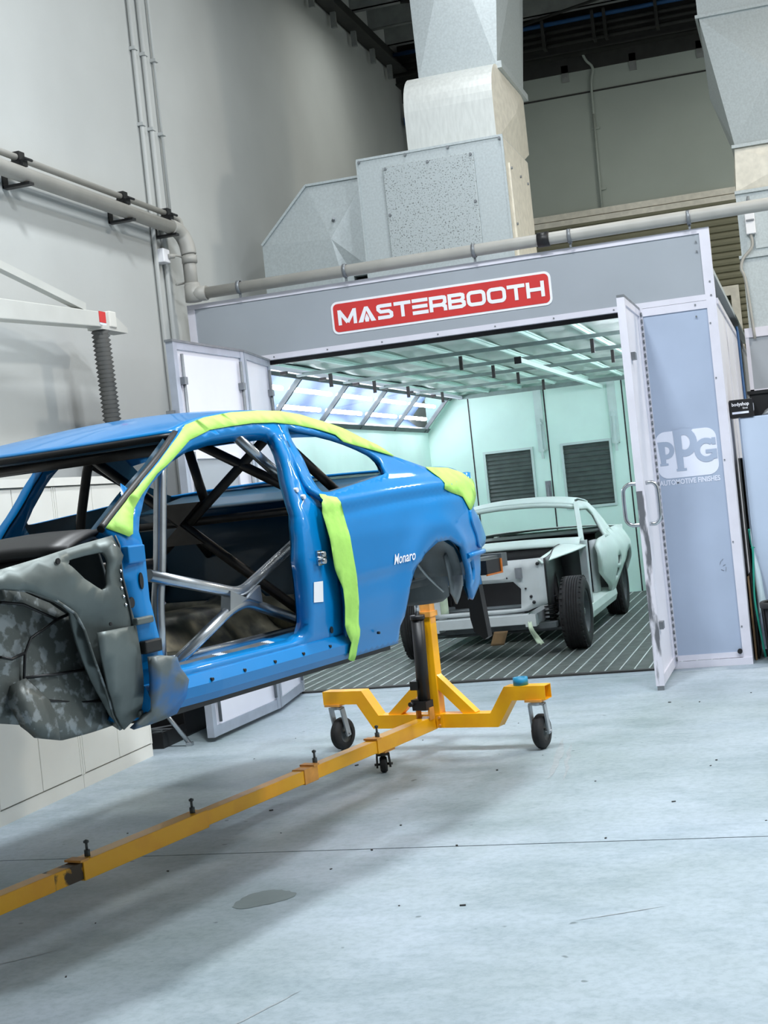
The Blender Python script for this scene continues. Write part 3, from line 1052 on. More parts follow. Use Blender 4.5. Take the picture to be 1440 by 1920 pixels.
l1, Q1, S1 = leaf((-3.50, -0.03), (-3.375, -0.88), -1, window=False)
l2, Q2, S2 = leaf((-3.375, -0.89), (-3.42, -2.02), -1, window=True)
for lf, Q, S, wd in ((l1, Q1, S1, 0.86), (l2, Q2, S2, 1.13)):
    for a in ((0.09,) if lf is l1 else (0.09, wd - 0.10)):
        bb = MB()
        bb.tube([Q(a, 0.12, 0.035), Q(a, 2.58, 0.035)], 0.012, 8)
        for z in (0.3, 1.0, 1.9, 2.4):
            bb.box(Q(a, z, 0.03), (0.04, 0.05, 0.05))
        bb.build('espagnolette_bar', 'alu_dark', lf)
bb = MB()
bb.box(Q2(1.135, 2.16, -0.03), (0.05, 0.07, 0.09))
bb.box(Q2(1.15, 2.16, -0.08), (0.04, 0.05, 0.05))
bb.build('latch_keep', 'alu_dark', l2)
bb = MB()
S2(bb, -0.01, 1.14, HB - 0.012, HB + 0.004, -0.03, 0.03)
bb.build('leaf_cap', 'alu_dark', l2)
bb = MB()
S1(bb, -0.01, 0.87, HB - 0.012, HB + 0.004, -0.03, 0.03)
bb.build('leaf_cap', 'alu_dark', l1)

l3, Q3, S3 = leaf((-0.575, -0.02), (-0.575, -0.985), 1, 'alu', window=False, outer='leaf_in', inner='leaf_in')
bb = MB()
S3(bb, 0.965, 0.968, 0.03, 1.35, -0.0285, 0.0285)
bb.build('worn_edge_strip', 'alu_worn', l3)
bb = MB()
S3(bb, 0.945, 0.965, 0.0, 0.035, -0.022, 0.022)
bb.build('floor_guide', 'alu_dark', l3)
bb = MB()
S3(bb, 0.0, 0.966, HB - 0.012, HB + 0.006, -0.026, 0.026)
bb.build('leaf_cap', 'alu_dark', l3)
# piano hinge knuckles down the hinge side
hb = MB()
hb.tube([(0, 0, 0), (0, 0, 0.03)], 0.006, 6)
h0 = hb.build('hinge_knuckle', 'alu_dark', booth)
h0.location = (-0.541, -0.03, 0.06)
for q in range(1, 52):
    c = h0.copy()
    C.objects.link(c)
    c.parent = booth
    c.location = (-0.541, -0.03, 0.06 + 0.05 * q)
part('hinge_leaf', 'alu', ((-0.575, -0.022, 0.05), (-0.535, -0.012, HB - 0.03)))
# D handles on both faces of the right leaf
for sgn, xb in ((1, -0.548), (-1, -0.602)):
    bb = MB()
    y = -0.86
    pts = [(xb, y, 1.40), (xb + sgn * 0.06, y, 1.40), (xb + sgn * 0.095, y, 1.375), (xb + sgn * 0.105, y, 1.33), (xb + sgn * 0.105, y, 1.19), (xb + sgn * 0.095, y, 1.145), (xb + sgn * 0.06, y, 1.12), (xb, y, 1.12)]
    if sgn > 0:
        pts = [(xb + (p[0] - xb) * 0.72, p[1], p[2]) for p in pts]
    bb.tube(crom(pts, 3, False), 0.014, 10)
    bb.build('pull_handle', 'chrome', l3)
for z in (2.27, 0.42):
    bb = MB()
    bb.box((-0.545, -0.80, z), (0.03, 0.10, 0.05))
    bb.build('catch_block', 'alu_dark', l3)


# ================================================================== DUCTS ON THE BOOTH ROOF
def loft(b, r0, z0, r1, z1, push=0.02, crease=True):
    """square-to-square duct length; each face cross-broken"""
    def rc(r, z):
        (xa, ya), (xb, yb) = r
        return [Vector((xa, ya, z)), Vector((xb, ya, z)), Vector((xb, yb, z)), Vector((xa, yb, z))]
    lo, hi = rc(r0, z0), rc(r1, z1)
    for i in range(4):
        j = (i + 1) % 4
        q = [lo[i], lo[j], hi[j], hi[i]]
        c = sum(q, Vector()) / 4
        n = (q[1] - q[0]).cross(q[3] - q[0]).normalized()
        vs = q + [c + n * push]
        b.add(vs, [(0, 1, 4), (1, 2, 4), (2, 3, 4), (3, 0, 4)] if crease else [(0, 1, 2, 3)])
    return b


def flange(b, r, z, t=0.03, o=0.025):
    (xa, ya), (xb, yb) = r
    b.span((xa - o, ya - o, z), (xb + o, ya, z + t))
    b.span((xa - o, yb, z), (xb + o, yb + o, z + t))
    b.span((xa - o, ya, z), (xa, yb, z + t))
    b.span((xb, ya, z), (xb + o, yb, z + t))


def bolts(pts, parent, nrm, m='alu_dark', r=0.012):
    for p in pts:
        p = Vector(p)
        MB().tube([p, p + Vector(nrm) * 0.012], r, 8).build('bolt', m, parent)


fd = thing('fan_duct', 'large galvanised fan box with hatch and round shouldered duct above booth sign', 'duct', (-2.25, 1.0, 2.90))
W = lambda x, y, z: (x + 2.25, y - 1.0, z - 2.90)


def dpart(name, m, *spans, parent=fd, bevel=0.0):
    b = MB()
    for a, c in spans:
        b.span(W(*a), W(*c))
    return b.build(name, m, parent, bevel=bevel)


dpart('plenum_box', 'galv', ((-2.88, 1.0, 2.90), (-1.622, 2.16, 4.36)))
dpart('warm_lit_skin', 'galv_cream', ((-1.622, 1.012, 2.92), (-1.617, 2.15, 4.35)))  # overlay on the right face with warm lamplight in its colour
dpart('box_edge', 'galv', ((-2.885, 0.99, 4.345), (-1.612, 1.004, 4.365)), ((-1.63, 0.99, 2.9), (-1.612, 1.004, 4.345)), ((-2.888, 0.99, 2.9), (-2.872, 1.004, 4.345)))
hatch = dpart('access_hatch', 'galv_spk', ((-2.655, 0.975, 3.46), (-1.868, 1.0, 4.26)), bevel=0.006)
bolts([W(x, 0.975, z) for x, z in ((-2.63, 4.24), (-2.26, 4.24), (-1.89, 4.24), (-2.63, 3.85), (-1.89, 3.85), (-2.63, 3.48), (-2.26, 3.48), (-1.89, 3.48))], hatch, (0, -1, 0))
bolts([W(x, 0.99, 4.335) for x in (-2.86, -2.45, -2.08, -1.64)], fd, (0, -1, 0))
sh = dpart('side_hatch', 'galv_cream', ((-1.617, 1.16, 3.2), (-1.604, 1.98, 4.16)))
bolts([W(-1.604, y, z) for y, z in ((1.2, 4.12), (1.6, 4.12), (1.94, 4.12), (1.2, 3.65), (1.94, 3.65), (1.2, 3.25))], sh, (1, 0, 0))
# round-shouldered elbow
pr = [(1.15, 4.36), (1.15, 4.72)] + [(1.50 - 0.35 * math.cos(math.radians(a)), 4.72 + 0.36 * math.sin(math.radians(a))) for a in range(10, 91, 10)] + [(2.72, 5.16), (2.72, 4.55), (2.20, 4.36)]
b = MB()
n = len(pr)
vs = [W(-2.46, y, z) for y, z in pr] + [W(-1.69, y, z) for y, z in pr]
b.add(vs, [(i, (i + 1) % n, n + (i + 1) % n, n + i) for i in range(n)], False)
b.build('elbow_skin', 'galv_warm', fd)
b = MB()
for x, dx_ in ((-2.46, -0.012), (-1.69, 0.012)):
    cy, cz = 1.9, 4.75
    vs = [W(x, y, z) for y, z in pr] + [W(x + dx_ * 5, cy, cz)]
    b.add(vs, [(i, (i + 1) % n, n) for i in range(n)], False)
b.build('elbow_side', 'galv_cream', fd)  # elbow sides take the same warm-lit cream
b = MB()
loft(b, ((-0.14, 0.52), (0.56, 1.72)), 2.18, ((-0.14, 0.42), (0.80, 1.70)), 4.52, 0.07)
b.build('riser', 'galv', fd)
b = MB()
b.span((0.555, 0.52, 2.16), (0.60, 1.76, 2.22))
b.build('riser_flange', 'galv', fd)
b = MB()
b.span((0.62, 0.9, 0.0), (0.92, 1.4, 0.52))
b.span((0.66, 1.0, 0.52), (0.74, 1.2, 0.58))
b.build('motor_housing', 'galv_cream', fd)

sd = thing('branch_duct', 'angled galvanised branch duct left of the fan box on the booth roof', 'duct', (-3.40, 1.3, 2.90))
V = lambda x, y, z: (x + 3.40, y - 1.3, z - 2.90)
pf = [(-3.93, 2.90), (-3.92, 3.83), (-3.455, 4.29), (-2.89, 4.29), (-2.89, 3.44), (-3.10, 3.44), (-3.10, 2.90)]
b = MB()
n = len(pf)
ctr = (-3.25, 3.78)
vs = [V(x, 1.30, z) for x, z in pf] + [V(ctr[0], 1.22, ctr[1])]
b.add(vs, [(i, (i + 1) % n, n) for i in range(n)])
b.build('front_face', 'galv', sd, fix=False)
b = MB()
vs = [V(x, 1.30, z) for x, z in pf] + [V(x, 2.2, z) for x, z in pf]
b.add(vs, [(i, n + i, n + (i + 1) % n, (i + 1) % n) for i in range(n)])
b.build('duct_skin', 'galv', sd)
b = MB()
for (xa, za), (xb, zb) in (((-3.92, 3.83), (-3.455, 4.29)), ((-3.455, 4.29), (-2.89, 4.29))):
    b.bar(V(xa, 1.295, za), V(xb, 1.295, zb), 0.02, 0.03, (0, 1, 0))
b.build('seam_strip', 'galv', sd)
b = MB()
b.tube([V(-3.24, 1.285, 3.93), V(-3.20, 1.20, 3.95)], 0.014, 8)
b.build('test_plug', 'alu_dark', sd)
dk = MB().span((-3.10, 1.36, 2.90), (-2.89, 2.1, 3.42)).build('duct_plinth', 'steel_dark')
tag(dk, 'black plinth block under the branch duct on the booth roof', 'plinth')

rdct = thing('exhaust_stack', 'tall tapering galvanised exhaust stack at the far right beside the booth', 'duct', (0.5, 3.5, 0))
E = lambda x: x - 0.5
b = MB()
b.span((E(0.09), 0, 0), (E(1.3), 1.2, 2.64))
b.build('plant_cabinet', 'booth_grey', rdct)
b = MB()
b.span((E(0.075), -0.02, 2.64), (E(1.32), 1.22, 2.73))
b.span((E(0.075), -0.015, 0), (E(0.11), 0.0, 2.64))
b.span((E(0.075), -0.015, 2.08), (E(1.3), 0.0, 2.14))
b.build('cabinet_trim', 'alu', rdct)
b = MB()
b.span((E(0.12), 0.03, 2.73), (E(1.2), 1.1, 4.02))
b.build('fan_box', 'galv', rdct)
b = MB()
b.span((E(0.26), 0.015, 3.48), (E(1.0), 0.03, 3.95))
b.build('fan_hatch', 'galv', rdct)
for rr_, zz_ in ((((E(0.12), 0.03), (E(1.2), 1.1)), 3.40), (((E(0.14), 0.03), (E(1.2), 1.1)), 4.02), (((E(0.155), 0.03), (E(1.2), 1.1)), 4.46), (((E(-0.06), 0.0), (E(0.94), 1.1)), 5.74)):
    b = MB()
    flange(b, rr_, zz_)
    b.build('flange', 'galv', rdct)
b = MB()
loft(b, ((E(0.13), 0.04), (E(1.18), 1.1)), 4.05, ((E(0.155), 0.04), (E(1.18), 1.1)), 4.46, 0.035)
b.build('lower_transition', 'galv_cream', rdct)
b = MB()
loft(b, ((E(0.16), 0.04), (E(1.18), 1.1)), 4.49, ((E(-0.05), 0.0), (E(0.34 + 0.6), 1.1)), 5.74, 0.10)
b.build('taper_section', 'galv', rdct)
b = MB()
loft(b, ((E(-0.06), 0.0), (E(0.94), 1.1)), 5.77, ((E(-0.06), 0.0), (E(0.94), 1.1)), 7.5, 0.02)
b.build('upper_section', 'galv', rdct)
iso = thing('isolator_switch', 'small cream isolator switch on the exhaust stack', 'switch', (0.225, 3.5, 3.62))
MB().span((-0.04, -0.04, 0), (0.05, 0.03, 0.20)).build('body', 'white', iso, bevel=0.006)
MB().span((-0.03, -0.055, 0.12), (0.045, -0.04, 0.135)).build('lever', 'alu_dark', iso)
MB().tube(crom([(0.0, -0.01, 0.2), (0.0, -0.01, 0.30), (0.01, 0.0, 0.36)], 4, False), 0.012, 8).build('gland', 'alu_dark', iso)
MB().tube(crom([(0.0, -0.01, 0.0), (0.0, -0.01, -0.12), (-0.09, -0.02, -0.22), (-0.12, -0.03, -0.32), (-0.09, -0.03, -0.45), (-0.06, -0.03, -1.0)], 5, False), 0.014, 8).build('flex_lead', 'pvc', iso)
bl = MB()
bl.tube(crom([(0.02, 3.05, 2.72), (0.028, 3.02, 2.62), (0.035, 2.9, 2.2), (0.05, 2.7, 1.7)], 5, False), 0.012, 8)
tag(bl.build('air_hose', 'hose_blue'), 'blue air hose hanging down beside the booth side wall', 'hose')


# ================================================================== CABINETS, EXHAUST ARM, LOCKER CORNER
CLAB = ['cream laminate cupboard at the end of the left wall row', 'cream laminate cupboard second from the end of the row, behind the blue car', 'cream laminate cupboard third from the end, behind the car front', 'cream laminate cupboard at the near end of the left wall row']
XC = -3.66
for k in range(4):
    ya, yb = -2.39 - 0.912 * k, -2.39 - 0.912 * (k + 1)
    t = thing('cupboard', CLAB[k], 'cupboard', ((XW + XC) / 2, (ya + yb) / 2, 0), 0, 'cupboards along the left wall')
    hx = (XC - XW) / 2
    b = MB()
    b.span((-hx + 0.005, -0.455, 0.0), (hx - 0.02, 0.455, 1.755))
    b.build('carcass', 'cab', t)
    b = MB()
    b.span((-hx + 0.005, -0.454, 0.0), (hx - 0.004, 0.454, 0.078))
    b.build('plinth', 'cab', t)
    for s in (-1, 1):
        b = MB()
        b.span((hx - 0.02, s * 0.4545 - 0.001 * s, 0.08), (hx - 0.001, s * 0.436, 1.752))
        b.build('stile', 'cab', t)
    for s in (-1, 1):
        b = MB()
        b.span((hx - 0.018, s * 0.003, 0.085), (hx, s * 0.432, 1.748))
        d = b.build('cupboard_door', 'cab', t, bevel=0.002)
    b = MB()
    b.span((-hx + 0.003, -0.456, 1.758), (hx + 0.012, 0.456, 1.805))
    b.build('top_board', 'cab', t)
# metal prop leaning out from behind the end cupboard
b = MB()
b.tube([(-3.54, -2.10, 0.015), (-3.72, -2.20, 0.34)], 0.016, 8)
b.box((-3.54, -2.10, 0.012), (0.04, 0.04, 0.024))
pr_ = b.build('prop_bar', 'tube')
tag(pr_, 'grey steel prop bar leaning by the end cupboard under the blue car', 'bar')
# dark clutter in the gap between cupboards and booth
b = MB()
b.span((-4.2, -1.75, 0.0), (-3.72, -1.25, 0.42))
b.span((-4.15, -1.70, 0.44), (-3.78, -1.3, 0.50))
b.span((-4.18, -1.72, 0.42), (-4.10, -1.28, 0.44))
tag(b.build('storage_crate', 'black', bevel=0.01), 'black crate on the floor between cupboards and booth door', 'crate')
t = thing('rubble_tray', 'low dark tray of scrap strips beside the folded booth door', 'tray', (-3.90, -1.98, 0))
b = MB()
b.span((-0.3, -0.18, 0.0), (0.2, 0.18, 0.02))
b.span((-0.3, -0.18, 0.02), (-0.28, 0.18, 0.1))
b.span((0.18, -0.18, 0.02), (0.2, 0.18, 0.1))
b.span((-0.28, -0.18, 0.02), (0.18, -0.16, 0.1))
b.build('tray', 'black', t)
for k in range(7):
    b = MB()
    b.bar((-0.25, -0.12 + 0.03 * k, 0.06 + 0.012 * k), (0.16, -0.14 + 0.04 * ((k * 3) % 7), 0.07 + 0.02 * (k % 3)), 0.02, 0.006)
    b.build('strip', 'under' if k % 2 else 'alu_dark', t)

# ---- extraction arm on the left wall with corrugated hose
arm = thing('extraction_arm', 'white wall mounted extraction arm with hanging black corrugated hose', 'extraction arm', (-3.9, 0, 0))
b = MB()
for (ya, za, ha), (yb, zb, hb_) in (((-6.2, 2.70, 0.17), (-1.98, 2.865, 0.10)),):
    vs = []
    for y, z, hh in ((ya, za, ha), (yb, zb, hb_)):
        vs += [(-0.05, y, z - hh / 2), (0.05, y, z - hh / 2), (0.05, y, z + hh / 2), (-0.05, y, z + hh / 2)]
    b.add(vs, [(0, 1, 2, 3), (4, 7, 6, 5), (0, 4, 5, 1), (1, 5, 6, 2), (2, 6, 7, 3), (3, 7, 4, 0)])
b.build('boom', 'arm', arm, bevel=0.006)
b = MB()
b.bar((0.02, -2.28, 2.925), (0.02, -3.27, 3.075), 0.05, 0.05)
b.bar((0.02, -3.27, 3.075), (0.02, -5.6, 3.42), 0.05, 0.05)
b.build('tie_strut', 'arm', arm)
b = MB()
b.span((-0.06, -2.0, 2.815), (0.065, -1.90, 2.925))
b.build('end_box', 'cab', arm, bevel=0.008)
b = MB()
b.prism([(-1.90, 2.90), (-1.73, 2.83), (-1.73, 2.795), (-2.1, 2.795), (-2.1, 2.82), (-1.90, 2.83)], lambda y, z, t: (t, y, z), -0.055, 0.055)
b.build('hose_saddle', 'arm', arm)
b = MB()
b.span((0.051, -2.125, 2.838), (0.054, -2.035, 2.912))
b.build('red_decal', 'red', arm)
b = MB()
b.span((0.0515, -2.125, 2.822), (0.0535, -2.035, 2.836))
b.build('white_decal', 'logo_white', arm)
pts, rs = [], []
N = 120
for i in range(N + 1):
    f = i / N
    pts.append((0.0, -2.03 + 0.055 * f + 0.02 * math.sin(2.2 * f), 2.80 - 1.75 * f))
    rs.append(0.056 + (0.008 if i % 2 else -0.009))
b = MB()
b.tube(pts, rs, 16)
hs = b.build('corrugated_hose', 'hose', arm)
b = MB()
b.lathe([(0.0, 0.9), (0.06, 0.9), (0.11, 0.7), (0.11, 0.62), (0.0, 0.62)], (0, -1.97, 0.2), 'z', 16)
b.build('hose_nozzle', 'rubber', arm)
b = MB()
b.span((-0.34, -6.45, 2.2), (0.1, -6.2, 3.6))
b.build('wall_bracket', 'steel_dark', arm)

# ---- right-hand corner: locker, boxes, bin, leaning boards
lk = thing('steel_locker', 'pale blue steel locker standing at the right beside the booth', 'locker', (0.55, 0.55, 0))
MB().span((-0.49, -0.24, 0.06), (0.49, 0.24, 1.80)).build('carcass', 'locker', lk)
MB().span((-0.48, -0.255, 0.10), (-0.003, -0.24, 1.795)).build('locker_door', 'locker', lk, bevel=0.003)
MB().span((0.003, -0.255, 0.10), (0.48, -0.24, 1.795)).build('locker_door', 'locker', lk, bevel=0.003)
MB().span((-0.47, -0.22, 0.0), (0.47, 0.22, 0.06)).build('plinth', 'black', lk)
b = MB()
b.span((0.03, -0.275, 0.95), (0.05, -0.255, 1.1))
b.build('locker_handle', 'chrome', lk)
bx = thing('carton', 'small black printed carton on the locker corner by the booth', 'box', (0.09, 0.36, 1.80))
MB().span((-0.085, -0.08, 0.0), (0.085, 0.10, 0.135)).build('carton_body', 'black', bx, bevel=0.003)
lettering('carton_print', 'bodyshop', 0.036, lambda a, c: (-0.068 + a, -0.0815, 0.088 + c), 'white', bx, offset=0.0008, width=0.125)
lettering('carton_print', 'line', 0.022, lambda a, c: (0.01 + a, -0.0815, 0.062 + c), 'white', bx, width=0.035)
MB().span((-0.07, -0.082, 0.028), (0.05, -0.0805, 0.044)).build('print_bar', 'logo_white', bx)
for k in range(4):
    MB().span((0.0845, -0.05 + 0.03 * k, 0.04 + 0.005 * k), (0.086, -0.035 + 0.03 * k, 0.10)).build('side_print', 'logo_white', bx)
cr = thing('parts_crate', 'open black plastic crate on top of the locker', 'crate', (0.42, 0.655, 1.80))
b = MB()
b.span((-0.27, -0.16, 0.0), (0.35, 0.16, 0.012))
b.span((-0.27, -0.16, 0.012), (-0.255, 0.16, 0.17))
b.span((0.335, -0.16, 0.012), (0.35, 0.16, 0.17))
b.span((-0.255, -0.16, 0.012), (0.335, -0.145, 0.17))
b.span((-0.255, 0.145, 0.012), (0.335, 0.16, 0.17))
b.build('crate_body', 'black', cr)
b = MB()
b.span((-0.285, -0.175, 0.17), (0.365, -0.145, 0.195))
b.span((-0.285, 0.145, 0.17), (0.365, 0.175, 0.195))
b.span((-0.285, -0.145, 0.17), (-0.255, 0.145, 0.195))
b.build('crate_rim', 'black', cr)
b = MB()
for k in range(5):
    b.lathe([(0.0, 0.02), (0.03, 0.012), (0.036, -0.006), (0.0, -0.02)], (-0.10 + 0.03 * k, -0.168, 0.10 + 0.012 * (k % 2)), 'y', 8)
pm = mat('purple_print', (110, 96, 196), 0.6)
b.build('purple_print', pm, cr)
sn = thing('grey_bag', 'rumpled grey bag lying on the locker before the black crate', 'bag', (0.33, 0.40, 1.80))
b = MB()
b.grid(lambda u, v: (-0.10 + 0.34 * u, -0.06 + 0.11 * v, 0.004 + 0.07 * (math.sin(PI * u) ** 0.7) * (math.sin(PI * v) ** 0.5) + 0.008 * math.sin(14 * u) * math.sin(PI * v)), 14, 8)
b.build('bag_cloth', 'alu_dark', sn, solid=0.003)
BL = ['brown board edge leaning against the booth side wall', 'dark board leaning in the gap beside the booth']
for k, (x, y, hgt, m) in enumerate(((0.012, 0.17, 0.62, 'cardboard'), (0.03, 0.24, 1.5, 'steel_dark'))):
    b = MB()
    b.span((x, y, 0.0), (x + 0.012, y + 0.55, hgt))
    tag(b.build('leaning_board', m), BL[k], 'board')
b = MB()
b.grid(lambda u, v: (0.062 + 0.09 * u * v + 0.006 * math.sin(9 * v + 4 * u), 0.255 - 0.03 * math.sin(PI * u) - 0.06 * v, 0.95 - 0.62 * v + 0.02 * math.sin(5 * u)), 8, 16)
ps = b.build('plastic_sheet', 'plastic_film', solid=0.002)
tag(ps, 'clear plastic sheet hanging down the locker edge into the bin', 'plastic sheet')
b = MB()
b.tube(crom([(0.055, 0.25, 0.97), (0.062, 0.245, 0.86), (0.07, 0.205, 0.80), (0.055, 0.19, 0.6), (0.05, 0.17, 0.4), (0.085, 0.16, 0.02)], 5, False), 0.008, 8)
b.lathe([(0, -0.012), (0.018, 0), (0, 0.012)], (0.07, 0.23, 0.83), 'z', 8)
tag(b.build('teal_strap', 'green_rope'), 'thin teal strap hanging in front of the plastic sheet', 'strap')
bn = thing('rubbish_bin', 'black ribbed rubbish bin on the floor at the right edge', 'bin', (0.235, -0.02, 0))
b = MB()
b.lathe([(0.0, 0.0), (0.115, 0.0), (0.135, 0.41), (0.128, 0.41), (0.108, 0.01), (0.0, 0.01)], (0, 0, 0), 'z', 28)
b.build('bin_body', 'black', bn)
b = MB()
b.lathe([(0.130, 0.405), (0.148, 0.405), (0.150, 0.44), (0.140, 0.45), (0.130, 0.44)], (0, 0, 0), 'z', 28)
b.build('bin_rim', 'steel_dark', bn)
for k in range(14):
    a = 2 * PI * k / 14
    b = MB()
    b.bar((0.118 * math.cos(a), 0.118 * math.sin(a), 0.02), (0.136 * math.cos(a), 0.136 * math.sin(a), 0.40), 0.012, 0.012, (math.cos(a), math.sin(a), 0))
    b.build('rib', 'black', bn)


# ================================================================== ROTISSERIE
TH = math.radians(12.6)
O = Vector((-1.70, -2.70, 0))
ROTZ = -(PI / 2 + TH)
rot = thing('car_rotisserie', 'yellow wheeled car rotisserie with long ground beam and black ram', 'rotisserie', O, ROTZ)
# gooseneck cross arm, a square tube bent at four mitres
h2 = 0.04
PA = [(-0.715, 0.325), (-0.465, 0.325), (-0.365, 0.177), (0.405, 0.177), (0.505, 0.325), (0.73, 0.325)]


def mitred(path, w, t):
    """outline of a bar of width w along an open (y,z) path"""
    lft, rgt = [], []
    for i, p in enumerate(path):
        p = Vector(p)
        d0 = (p - Vector(path[i - 1])).normalized() if i else None
        d1 = (Vector(path[i + 1]) - p).normalized() if i < len(path) - 1 else None
        d = (d0 or d1) if not (d0 and d1) else (d0 + d1).normalized()
        n = Vector((-d.y, d.x))
        k = 1.0
        if d0 and d1:
            k = 1 / max(0.3, d.dot(d1))
        lft.append(p + n * w / 2 * k)
        rgt.append(p - n * w / 2 * k)
    return lft, rgt


lf_, rg_ = mitred(PA, 0.079, 0)
for i in range(len(PA) - 1):
    q = [lf_[i], lf_[i + 1], rg_[i + 1], rg_[i]]
    b = MB()
    if i == len(PA) - 2:   # open right end: hollow tube
        vs = []
        for (y, z) in ((q[0].x, q[0].y), (q[1].x, q[1].y), (q[2].x, q[2].y), (q[3].x, q[3].y)):
            vs += [(-0.045, y, z), (0.045, y, z)]
        vs = [Vector(v) for v in vs]
        b.add(vs, [(0, 2, 3, 1), (4, 6, 7, 5), (0, 6, 4, 2), (1, 3, 5, 7)])
        b.build('arm_tube', 'yellow', rot, solid=0.005, offset=-1)
    else:
        b.prism([(p.x, p.y) for p in q], lambda y, z, t: (t, y, z), -0.045, 0.045)
        b.build('arm_tube', 'yellow', rot)
# upright post, ram, braces
b = MB()
b.box((0, 0.022, 0.50), (0.075, 0.078, 0.60))
b.build('post', 'yellow', rot, bevel=0.004)
b = MB()
b.box((0, 0.03, 0.95), (0.062, 0.064, 0.42))
b.build('inner_post', 'tan', rot)
b = MB()
b.box((0.0, 0.022, 0.795), (0.095, 0.095, 0.03))
b.build('post_collar', 'tan', rot)
b = MB()
b.bar((0, 0.03, 0.43), (0, 0.265, 0.20), 0.06, 0.06, (1, 0, 0))
b.build('brace', 'yellow', rot)
b = MB()
b.bar((0, 0.0, 0.43), (0, -0.265, 0.20), 0.06, 0.06, (1, 0, 0))
b.build('brace', 'yellow', rot)
b = MB()
b.tube([(0.11, 0.005, 0.255), (0.095, 0.012, 0.79)], 0.037, 18)
b.build('ram_cylinder', 'black', rot)
b = MB()
b.tube([(0.095, 0.012, 0.79), (0.09, 0.014, 0.90)], 0.014, 12)
b.build('ram_rod', 'chrome', rot)
b = MB()
b.tube([(0.095, 0.012, 0.775), (0.095, 0.012, 0.80)], 0.043, 18)
b.build('ram_gland', 'black', rot)
b = MB()
b.box((0.12, 0.0, 0.285), (0.09, 0.09, 0.05))
b.box((0.13, -0.03, 0.30), (0.05, 0.05, 0.04))
b.box((0.12, -0.03, 0.40), (0.06, 0.05, 0.05))
b.tube([(0.16, -0.04, 0.30), (0.19, -0.045, 0.30)], 0.014, 8)
b.build('ram_valve', 'black', rot)
for s in (-1, 1):
    MB().box((0.11, 0.005 + 0.042 * s, 0.235), (0.05, 0.008, 0.07)).build('ram_lug', 'tan', rot)
# long ground beam in telescoping lengths
BM = [(0.04, 0.74, 0.078, 'yellow'), (0.70, 1.45, 0.066, 'yellow'), (1.345, 1.47, 0.074, 'tan'), (1.40, 2.33, 0.064, 'yellow'), (2.27, 3.09, 0.078, 'yellow'), (3.05, 3.27, 0.066, 'yellow_worn'), (3.25, 5.4, 0.068, 'yellow')]
for a, c, s, m in BM:
    b = MB()
    b.span((a, -s / 2, 0.171 - s / 2), (c, s / 2, 0.171 + s / 2))
    b.build('beam_length', m, rot, bevel=0.003)
for x in (0.72, 1.36, 3.08):
    b = MB()
    s = 0.078
    b.span((x - 0.02, -0.042, 0.171 + s / 2 - 0.003), (x + 0.028, 0.042, 0.171 + s / 2 + 0.006))
    b.build('beam_lip', 'tan', rot)
for x in (0.70, 1.34, 2.36, 3.05):
    b = MB()
    b.tube([(x - 0.03, 0, 0.205), (x - 0.03, 0, 0.235)], 0.013, 6)
    b.tube([(x - 0.03, 0, 0.235), (x - 0.03, 0, 0.262)], 0.006, 6)
    b.lathe([(0, -0.009), (0.011, -0.004), (0.011, 0.004), (0, 0.009)], (x - 0.03, 0, 0.267), 'z', 8)
    b.build('lock_bolt', 'under', rot)
b = MB()
b.span((0.046, 0.042, 0.14), (0.055, 0.085, 0.215))
b.build('joint_plate', 'yellow', rot)
bolts([(0.055, 0.064, 0.20), (0.055, 0.064, 0.155)], rot, (1, 0, 0), 'tan', 0.008)


def caster(x, y, ztop, R, wd, ang, trail, fork='caster_fork'):
    b = MB()
    b.box((x, y, ztop - 0.006), (0.11, 0.10, 0.012))
    cpl = b.build('caster_plate', 'tan', rot)
    m = Matrix.Rotation(ang, 3, 'Z')
    ctr = Vector((x, y, R)) + m @ Vector((-trail, 0, 0))
    b = MB()
    b.tube([Vector((x, y, ztop - 0.012)), Vector((x, y, ztop - 0.035))], 0.032, 12)
    for s in (-1, 1):
        pts = [Vector((x, y, ztop - 0.025)) + m @ Vector((0, s * 0.015, 0)), Vector((x, y, ztop - 0.03)) + m @ Vector((0, s * (wd / 2 + 0.012), 0)), ctr + m @ Vector((0, s * (wd / 2 + 0.016), 0))]
        b.bar(pts[0], pts[1], 0.045, 0.014)
        b.bar(pts[1], pts[2] + Vector((0, 0, -0.012)), 0.036, 0.011, m @ Vector((0, 1, 0)))
    b.tube([ctr + m @ Vector((0, -wd / 2 - 0.03, 0)), ctr + m @ Vector((0, wd / 2 + 0.03, 0))], 0.007, 8)
    b.build('fork', fork, cpl)
    b = MB()
    m4 = m
    w = wd / 2
    b.lathe([(R * 0.55, -w), (R * 0.82, -w), (R * 0.96, -w * 0.6), (R, -w * 0.35), (R * 0.985, -w * 0.22), (R, -w * 0.1), (R * 0.985, 0), (R, w * 0.1), (R * 0.985, w * 0.22), (R, w * 0.35), (R * 0.96, w * 0.6), (R * 0.82, w), (R * 0.55, w)], ctr, 'y', 28, m4)
    b.build('caster_tyre', 'rubber', cpl)
    b = MB()
    b.lathe([(0.0, -w * 0.7), (R * 0.18, -w * 0.9), (R * 0.2, -w * 0.5), (R * 0.5, -w * 0.5), (R * 0.57, -w * 0.95), (R * 0.57, w * 0.95), (R * 0.5, w * 0.5), (R * 0.2, w * 0.5), (R * 0.18, w * 0.9), (0.0, w * 0.7)], ctr, 'y', 20, m4)
    b.build('caster_hub', 'under', cpl)


caster(0.0, -0.655, 0.286, 0.098, 0.062, -0.15, 0.035)
caster(0.0, 0.655, 0.286, 0.098, 0.062, 0.05, 0.03)
caster(0.60, -0.02, 0.132, 0.045, 0.04, 0.5, 0.02, 'steel_dark')
